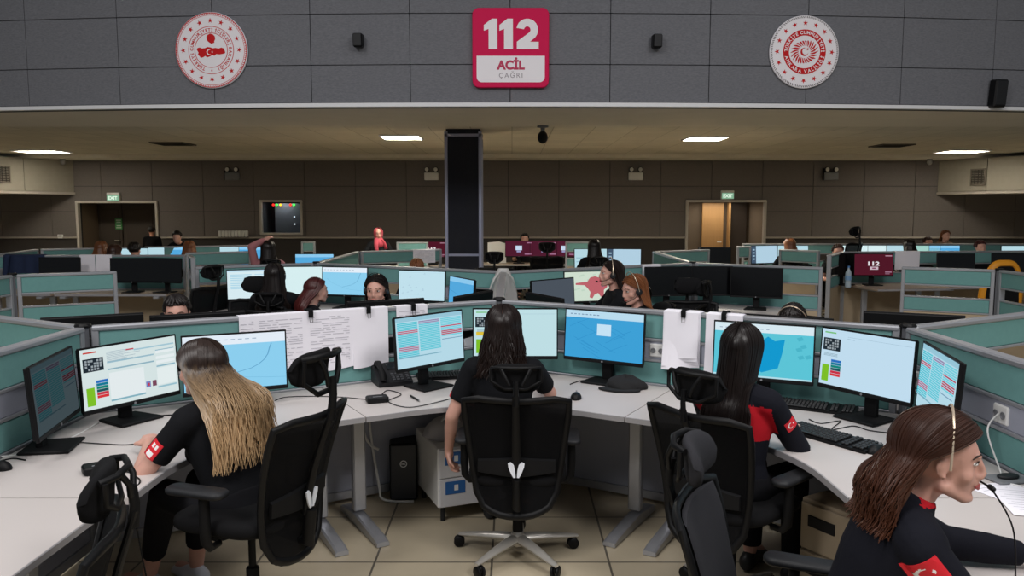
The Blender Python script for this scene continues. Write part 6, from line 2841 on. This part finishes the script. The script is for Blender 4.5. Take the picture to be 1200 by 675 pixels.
cable('thin black cable from the desk phone across to the table monitor', [dz_(448, 462), dz_(455, 458), dz_(470, 463), dz_(455, 471), dz_(480, 478), dz_(520, 470), dz_(545, 462)])
cable('thin black cable lying left of the small headset box by the phone', [dz_(432, 469), dz_(400, 466), dz_(365, 465), dz_(335, 466), dz_(322, 470)])
cable('black cable behind the form monitor on the left desk', [dz_(160, 497), dz_(182, 489), dz_(205, 487), dz_(224, 486)], .004)
cable('thin black cable looping under the blonde woman\'s sleeve', [dz_(90, 519), dz_(120, 521), dz_(150, 522), dz_(170, 518), dz_(186, 510), dz_(200, 507)])
cable('black cable hanging over the desk edge from the headset box bottom left', [dz_(130, 553), dz_(150, 554), dz_(160, 560), dz_(164, 566), Vector((-1.44, 2.93, .70)), Vector((-1.42, 2.96, .4)), Vector((-1.40, 3.0, .15))], .003)
cable('tangled black cable between the two right keyboards', [dz_(948, 492), dz_(962, 497), dz_(985, 494), dz_(975, 504), dz_(1000, 500), dz_(1018, 505), dz_(1040, 508)])
cable('black cable behind the deep blue map monitor', [dz_(668, 451), dz_(680, 447), dz_(695, 446), dz_(708, 446)], .003)
cable('white cable along the left partition behind the dim screen', [dz_(2, 536), dz_(20, 534), dz_(40, 532), dz_(70, 520), dz_(95, 508), dz_(115, 496)], .004, M_WHITEP)
cable('thin grey cable left of the dim monitor base', [dz_(1, 541), dz_(15, 538), dz_(30, 540)], .003)

p = dz_(486, 468, .005)
t = thing('pen', 'black pen lying on the desk left of the central woman', 'pen', tuple(p), R(-62))
m = MB(); m.tube([(-.065, 0, .002), (.06, 0, .002)], .0055, 10); m.build('barrel', M_BLACKP, t)
m = MB(); m.tube([(.06, 0, .002), (.074, 0, .001)], [.005, .0012], 8); m.build('tip', M_GREYPL, t)

# black cloth bundle under the deep blue map monitor
p = at_z(733, 456, ZD)
t = thing('knit_cap', 'crumpled black cloth cap lying under the deep blue map monitor', 'cap', (p.x, p.y + .02, ZD + .001), R(-20))
m = MB()
rings = []
for j in range(9):
    v = j / 8
    rr = []
    for i in range(28):
        a = 2 * PI * i / 28
        r = (1 - v ** 2.2) ** .5 * (1 + .10 * math.sin(3 * a + 4 * v) + .05 * math.sin(7 * a))
        rr.append((.12 * r * math.cos(a), .085 * r * math.sin(a), .075 * v * (1 + .15 * math.sin(2 * a)) + .001))
    rings.append(rr)
m.loft(rings)
m.build('crown', mat('black_knit', (20, 20, 22), .9, bump=.3, bump_scale=150), t, 70)
m = MB()
m.prism([(-.02 + .13 * math.cos(R(a)), -.05 + .085 * math.sin(R(a))) for a in range(200, 345, 12)] + [(.09, -.04), (-.10, -.035)], .002, .012)
m.build('brim', mat('black_knit', (20, 20, 22), .9), t, 0)

# right-hand desk: papers, microphone puck
for px, py, rz, lab in ((1186, 583, 20, 'white paper lying on the brunette\'s desk at the right edge'), (1197, 590, -15, 'white paper partly under another at the right frame edge')):
    p = at_z(px, py, ZD)
    t = thing('paper_sheet', lab, 'paper', (p.x + .04, p.y, ZD + (.001 if rz > 0 else .003)), R(rz), 'papers on the brunette\'s desk')
    m = MB(); m.box((0, 0, .0005), (.21, .297, .001)); m.build('sheet', M_PAPER, t, 0)
    m = MB()
    for k in range(9):
        m.box((-.02, .12 - .026 * k, .0012), (.14 - .02 * (k % 3), .004, .0003))
    m.build('printed_lines', M_INK, t, 0)
p = at_z(1181, 563, ZD)
t = thing('headset_amplifier', 'grey oval headset box near the right frame edge', 'headset box', (p.x, p.y, ZD + .001), R(10))
m = MB(); m.prism(rrect(.15, .10, .012, 4), 0, .010, bev=.003); m.build('body', M_GREYPL, t, 0)
m = MB(); m.prism([(.045 * math.cos(a), .026 * math.sin(a)) for a in [2 * PI * i / 24 for i in range(24)]], .0105, .022, bev=.004); m.build('button', M_DKGREY, t, 40)

# power sockets in the partition slots
def socket_plate(label, p0, p1, px, z=.957, side=-1):
    s, d = wall_point(p0, p1, px, z)
    c = Vector(p0) + d * s
    t = thing('socket_box', label, 'power socket', (c.x, c.y, z), math.atan2(d.y, d.x))
    m = MB(); m.box((0, 0, 0), (.10, .048, .08), .006); m.build('body', M_WHITEP, t, 0)
    for sx in (-1, 1):
        m = MB(); m.lathe([(.001, .0), (.014, .0), (.016, .004), (.012, .005), (.011, .001), (.001, .001)], 18, (sx * .024, side * .0245, 0), rot=Matrix.Rotation(PI / 2 if side < 0 else -PI / 2, 3, 'X')); m.build('outlet', M_GREYPL, t)


socket_plate('white power socket box in the slot left of the thick paper pad', V_C, V_R, 772)
socket_plate('white power socket box beside the right front partition post', V_R, V_R2, 1082)
socket_plate('white power socket box in the right partition slot with white cables', V_R, V_R2, 1178)
m = MB()
s, d = wall_point(V_R, V_R2, 1178, .957)
c = V_R + d * s
m.tube(spline([(c.x - .03, c.y, .96), (c.x - .10, c.y - .05, .90), (c.x - .08, c.y - .12, ZD + .006), (c.x - .14, c.y - .22, ZD + .005), (c.x - .05, c.y - .32, ZD + .005)], 8), .0035, 6)
tag(m.build('desk_cable', M_WHITEP), 'white cable dropping from the socket box at the right edge', 'cable', 'cables lying on the front desks')

# ================================================================== UNDER THE DESKS
p = at_z(467, 592, 0)
t = thing('computer_tower', 'black desktop computer standing under the desk left of the white drawers', 'computer', (p.x, p.y + .24, 0), R(8))
m = MB(); m.box((0, 0, .19), (.17, .38, .36), .012); m.build('case', M_BLACKP, t, 0)
m = MB(); m.box((0, -.193, .19), (.158, .012, .345), .006); fp = m.build('front_panel', mat('tower_front', (38, 40, 46), .45), t, 0)
m = MB(); ringm(m, .017, .022, -.001, .001, 32); m.m = Matrix.Identity(4)
m.v = [(v[0], -.2005 - v[2], v[1] + .245) for v in m.v]
put = text_geo('DELL', .012, .0006)
m.add([(v.x, -.2012, v.y + .245) for v in put[0]], put[1])
m.build('emblem', mat('tower_emblem', (190, 194, 200), .3, metal=.3), t, 0)
for sx in (-1, 1):
    m = MB(); m.box((sx * .06, 0, .006), (.02, .3, .012), .003); m.build('foot', M_BLACKM, t, 0)

# bent white wire holder round the tower
p1 = Vector((p.x - .06, p.y + .03, 0))
m = MB()
m.tube(spline([(p1.x - .13, p1.y + .06, .715), (p1.x - .12, p1.y + .05, .45), (p1.x - .065, p1.y + .02, .10), (p1.x - .05, p1.y + .01, .03), (p1.x + .03, p1.y, .012), (p1.x + .15, p1.y, .012)], 8), .008, 8)
m.tube(spline([(p1.x - .17, p1.y + .06, .715), (p1.x - .16, p1.y + .05, .45), (p1.x - .12, p1.y + .04, .36), (p1.x - .065, p1.y + .03, .33)], 8), .008, 8)
tag(m.build('computer_holder', M_WHITEP), 'bent white wire holder beside the black computer under the desk', 'holder')

p = at_z(533, 603, 0)
t = thing('drawer_pedestal', 'low white drawer cabinet with blue drawer labels under the central desk', 'cabinet', (p.x + .02, p.y + .16, 0), R(22))
m = MB(); m.box((0, 0, .265), (.42, .48, .35), .006); m.build('body', M_WHITEP, t, 0)
for k in range(2):
    z = .178 + .172 * k
    m = MB(); m.box((0, -.245, z), (.405, .016, .165), .004); dr = m.build('drawer', mat('drawer_white', (206, 206, 210), .5), t, 0)
    m = MB(); m.box((-.11, -.2545, z + .03), (.12, .003, .075), .001); lb = m.build('label_holder', mat('drawer_blue', (40, 96, 160), .5), dr, 0)
    m = MB(); m.box((-.105, -.2565, z + .03), (.024, .002, .034), .001); m.build('label_mark', M_WHITEP, dr, 0)
for sx in (-1, 1):
    for sy in (-1, 1):
        m = MB(); m.cyl((sx * .17, sy * .2, .0), (sx * .17, sy * .2, .092), .014, 10); m.build('foot', M_DKGREY, t)
t2 = thing('tote_bag', 'pale cloth bag lying on top of the white drawer cabinet', 'bag', (p.x - .04, p.y + .12, .441), R(10))
m = MB()
rings = []
for j in range(9):
    v = j / 8
    rr = []
    for i in range(24):
        a = 2 * PI * i / 24
        r = (max(0.02, 1 - (v) ** 2.5)) ** .5 * (1 + .08 * math.sin(3 * a + 2 * v) + .05 * math.sin(5 * a + 5 * v))
        rr.append((.15 * r * math.cos(a), .11 * r * math.sin(a), .13 * v))
    rings.append(rr)
m.loft(rings)
m.build('sack', mat('pale_bag', (176, 176, 182), .85, bump=.2, bump_scale=60), t2, 70)
m = MB(); m.tube(spline([(-.05, -.06, .11), (-.02, -.10, .15), (.03, -.10, .14), (.06, -.06, .10)], 6), .007, 8, flat=.5); m.build('strap', mat('pale_bag', (176, 176, 182), .85), t2)

p = at_z(975, 668, 0)
t = thing('drawer_pedestal', 'beige drawer cabinet with a dark handle under the right desk', 'cabinet', (1.60, 3.42, 0), R(-60))
m = MB(); m.box((0, 0, .28), (.40, .44, .46), .006); m.build('body', mat('drawer_beige_shaded', (140, 126, 106), .6), t, 0)  # beige darkened: the shade under the desk is put into the colour
for k in range(2):
    z = .17 + .22 * k
    m = MB(); m.box((0, -.226, z), (.385, .016, .21), .004); dr = m.build('drawer', mat('drawer_beige_shaded', (140, 126, 106), .6), t, 0)
    m = MB(); m.box((-.08, -.236, z + .03), (.14, .008, .05), .002); m.build('handle', M_BLACKM, dr, 0)
for sx in (-1, 1):
    for sy in (-1, 1):
        m = MB(); m.cyl((sx * .16, sy * .18, .0), (sx * .16, sy * .18, .055), .014, 10); m.build('foot', M_DKGREY, t)

# ================================================================== SMALL THINGS IN THE BACK ROWS
p = at_z(994, 331, ZD)
t = thing('water_bottle', 'clear plastic water bottle standing on the pale wood desk at the right', 'bottle', (x_at(994, 10.72, .85), 10.72, ZD + .001))
m = MB(); m.lathe([(.001, 0), (.036, 0), (.040, .01), (.040, .07), (.036, .08), (.040, .09), (.040, .19), (.030, .225), (.014, .25), (.013, .27), (.001, .27)], 20)
bp = mat('bottle_plastic', (196, 214, 226), .08, alpha=.65)
m.build('body', bp, t)
m = MB(); m.lathe([(.0405, .10), (.0415, .10), (.0415, .16), (.0405, .16)], 20); m.build('paper_label', mat('bottle_label', (120, 160, 200), .5), t)
m = MB(); m.lathe([(.001, .268), (.016, .268), (.016, .290), (.001, .291)], 16); m.build('cap', mat('bottle_cap', (80, 130, 190), .4), t)

# chair with an orange arched back, right
x = x_at(1159, 9.9, 1.0)
t = thing('office_chair', 'chair with bright orange arched backrest at the right', 'chair', (x, 9.9, 0), R(4))
link('base', cached('c_base', _ch_base), t)
link('gas_column', cached('c_col', _ch_col), t)
link('seat', cached('c_seat', _ch_seat), t)
m = MB()
pts = spline([(-.24, -.22, .50), (-.245, -.25, .80), (-.20, -.27, 1.0), (-.12, -.28, 1.13), (0, -.285, 1.15), (.12, -.28, 1.13), (.20, -.27, 1.0), (.245, -.25, .80), (.24, -.22, .50)], 6)
m.tube(pts, .042, 10, flat=.6)
m.build('back_frame', mat('orange_plastic', (226, 150, 30), .5), t)
m = MB()
m.loft([[(x_, -.25 - .02 * (z > .9), z) for x_, z in ((-w_, z_),)] + [(w_, -.25 - .02 * (z_ > .9), z_), (w_, -.265 - .02 * (z_ > .9), z_), (-w_, -.265 - .02 * (z_ > .9), z_)] for w_, z_ in ((.21, .52), (.22, .80), (.17, 1.0), (.10, 1.10)) for z in (z_,)])
m.build('back_mesh', M_SEATF, t, 0)
m = MB(); m.tube([(0, -.10, .41), (0, -.24, .42), (0, -.27, .55)], .03, 8); m.build('back_bracket', M_BLACKM, t)

# ribbed white convector on the back wall
p = at_y(273.5, 278, Y_BACK - .1)
t = thing('radiator', 'ribbed white convector on the back wall left of the small window', 'radiator', (p.x, Y_BACK - .03, 1.18))
m = MB()
for i in range(9):
    m.box((-.30 + .075 * i, -.06, .06), (.066, .09, .14), .012)
m.build('fins', M_WHITEP, t, 0)
m = MB(); m.box((0, -.05, -.012), (.66, .08, .022), .004); m.build('bracket', M_GREYPL, t, 0)

# white rolled-up board and telephone table by the column
x = x_at(581, 15.5, 1.0)
t = thing('white_board', 'white board leaning on the desk right of the column', 'board', (x, 15.62, ZD))
m = MB()
m.prism([(-.16, 0), (.20, 0), (.20, .38), (.06, .42), (-.16, .40)], 0, .02)
m.v = [(v[0], -v[2] + .02 * 0, v[1] + .002) for v in m.v]
m.build('panel', M_WHITEP, t, 0)
m = MB(); m.box((.02, .06, .10), (.04, .10, .20), .004); m.build('stand', M_GREYPL, t, 0)
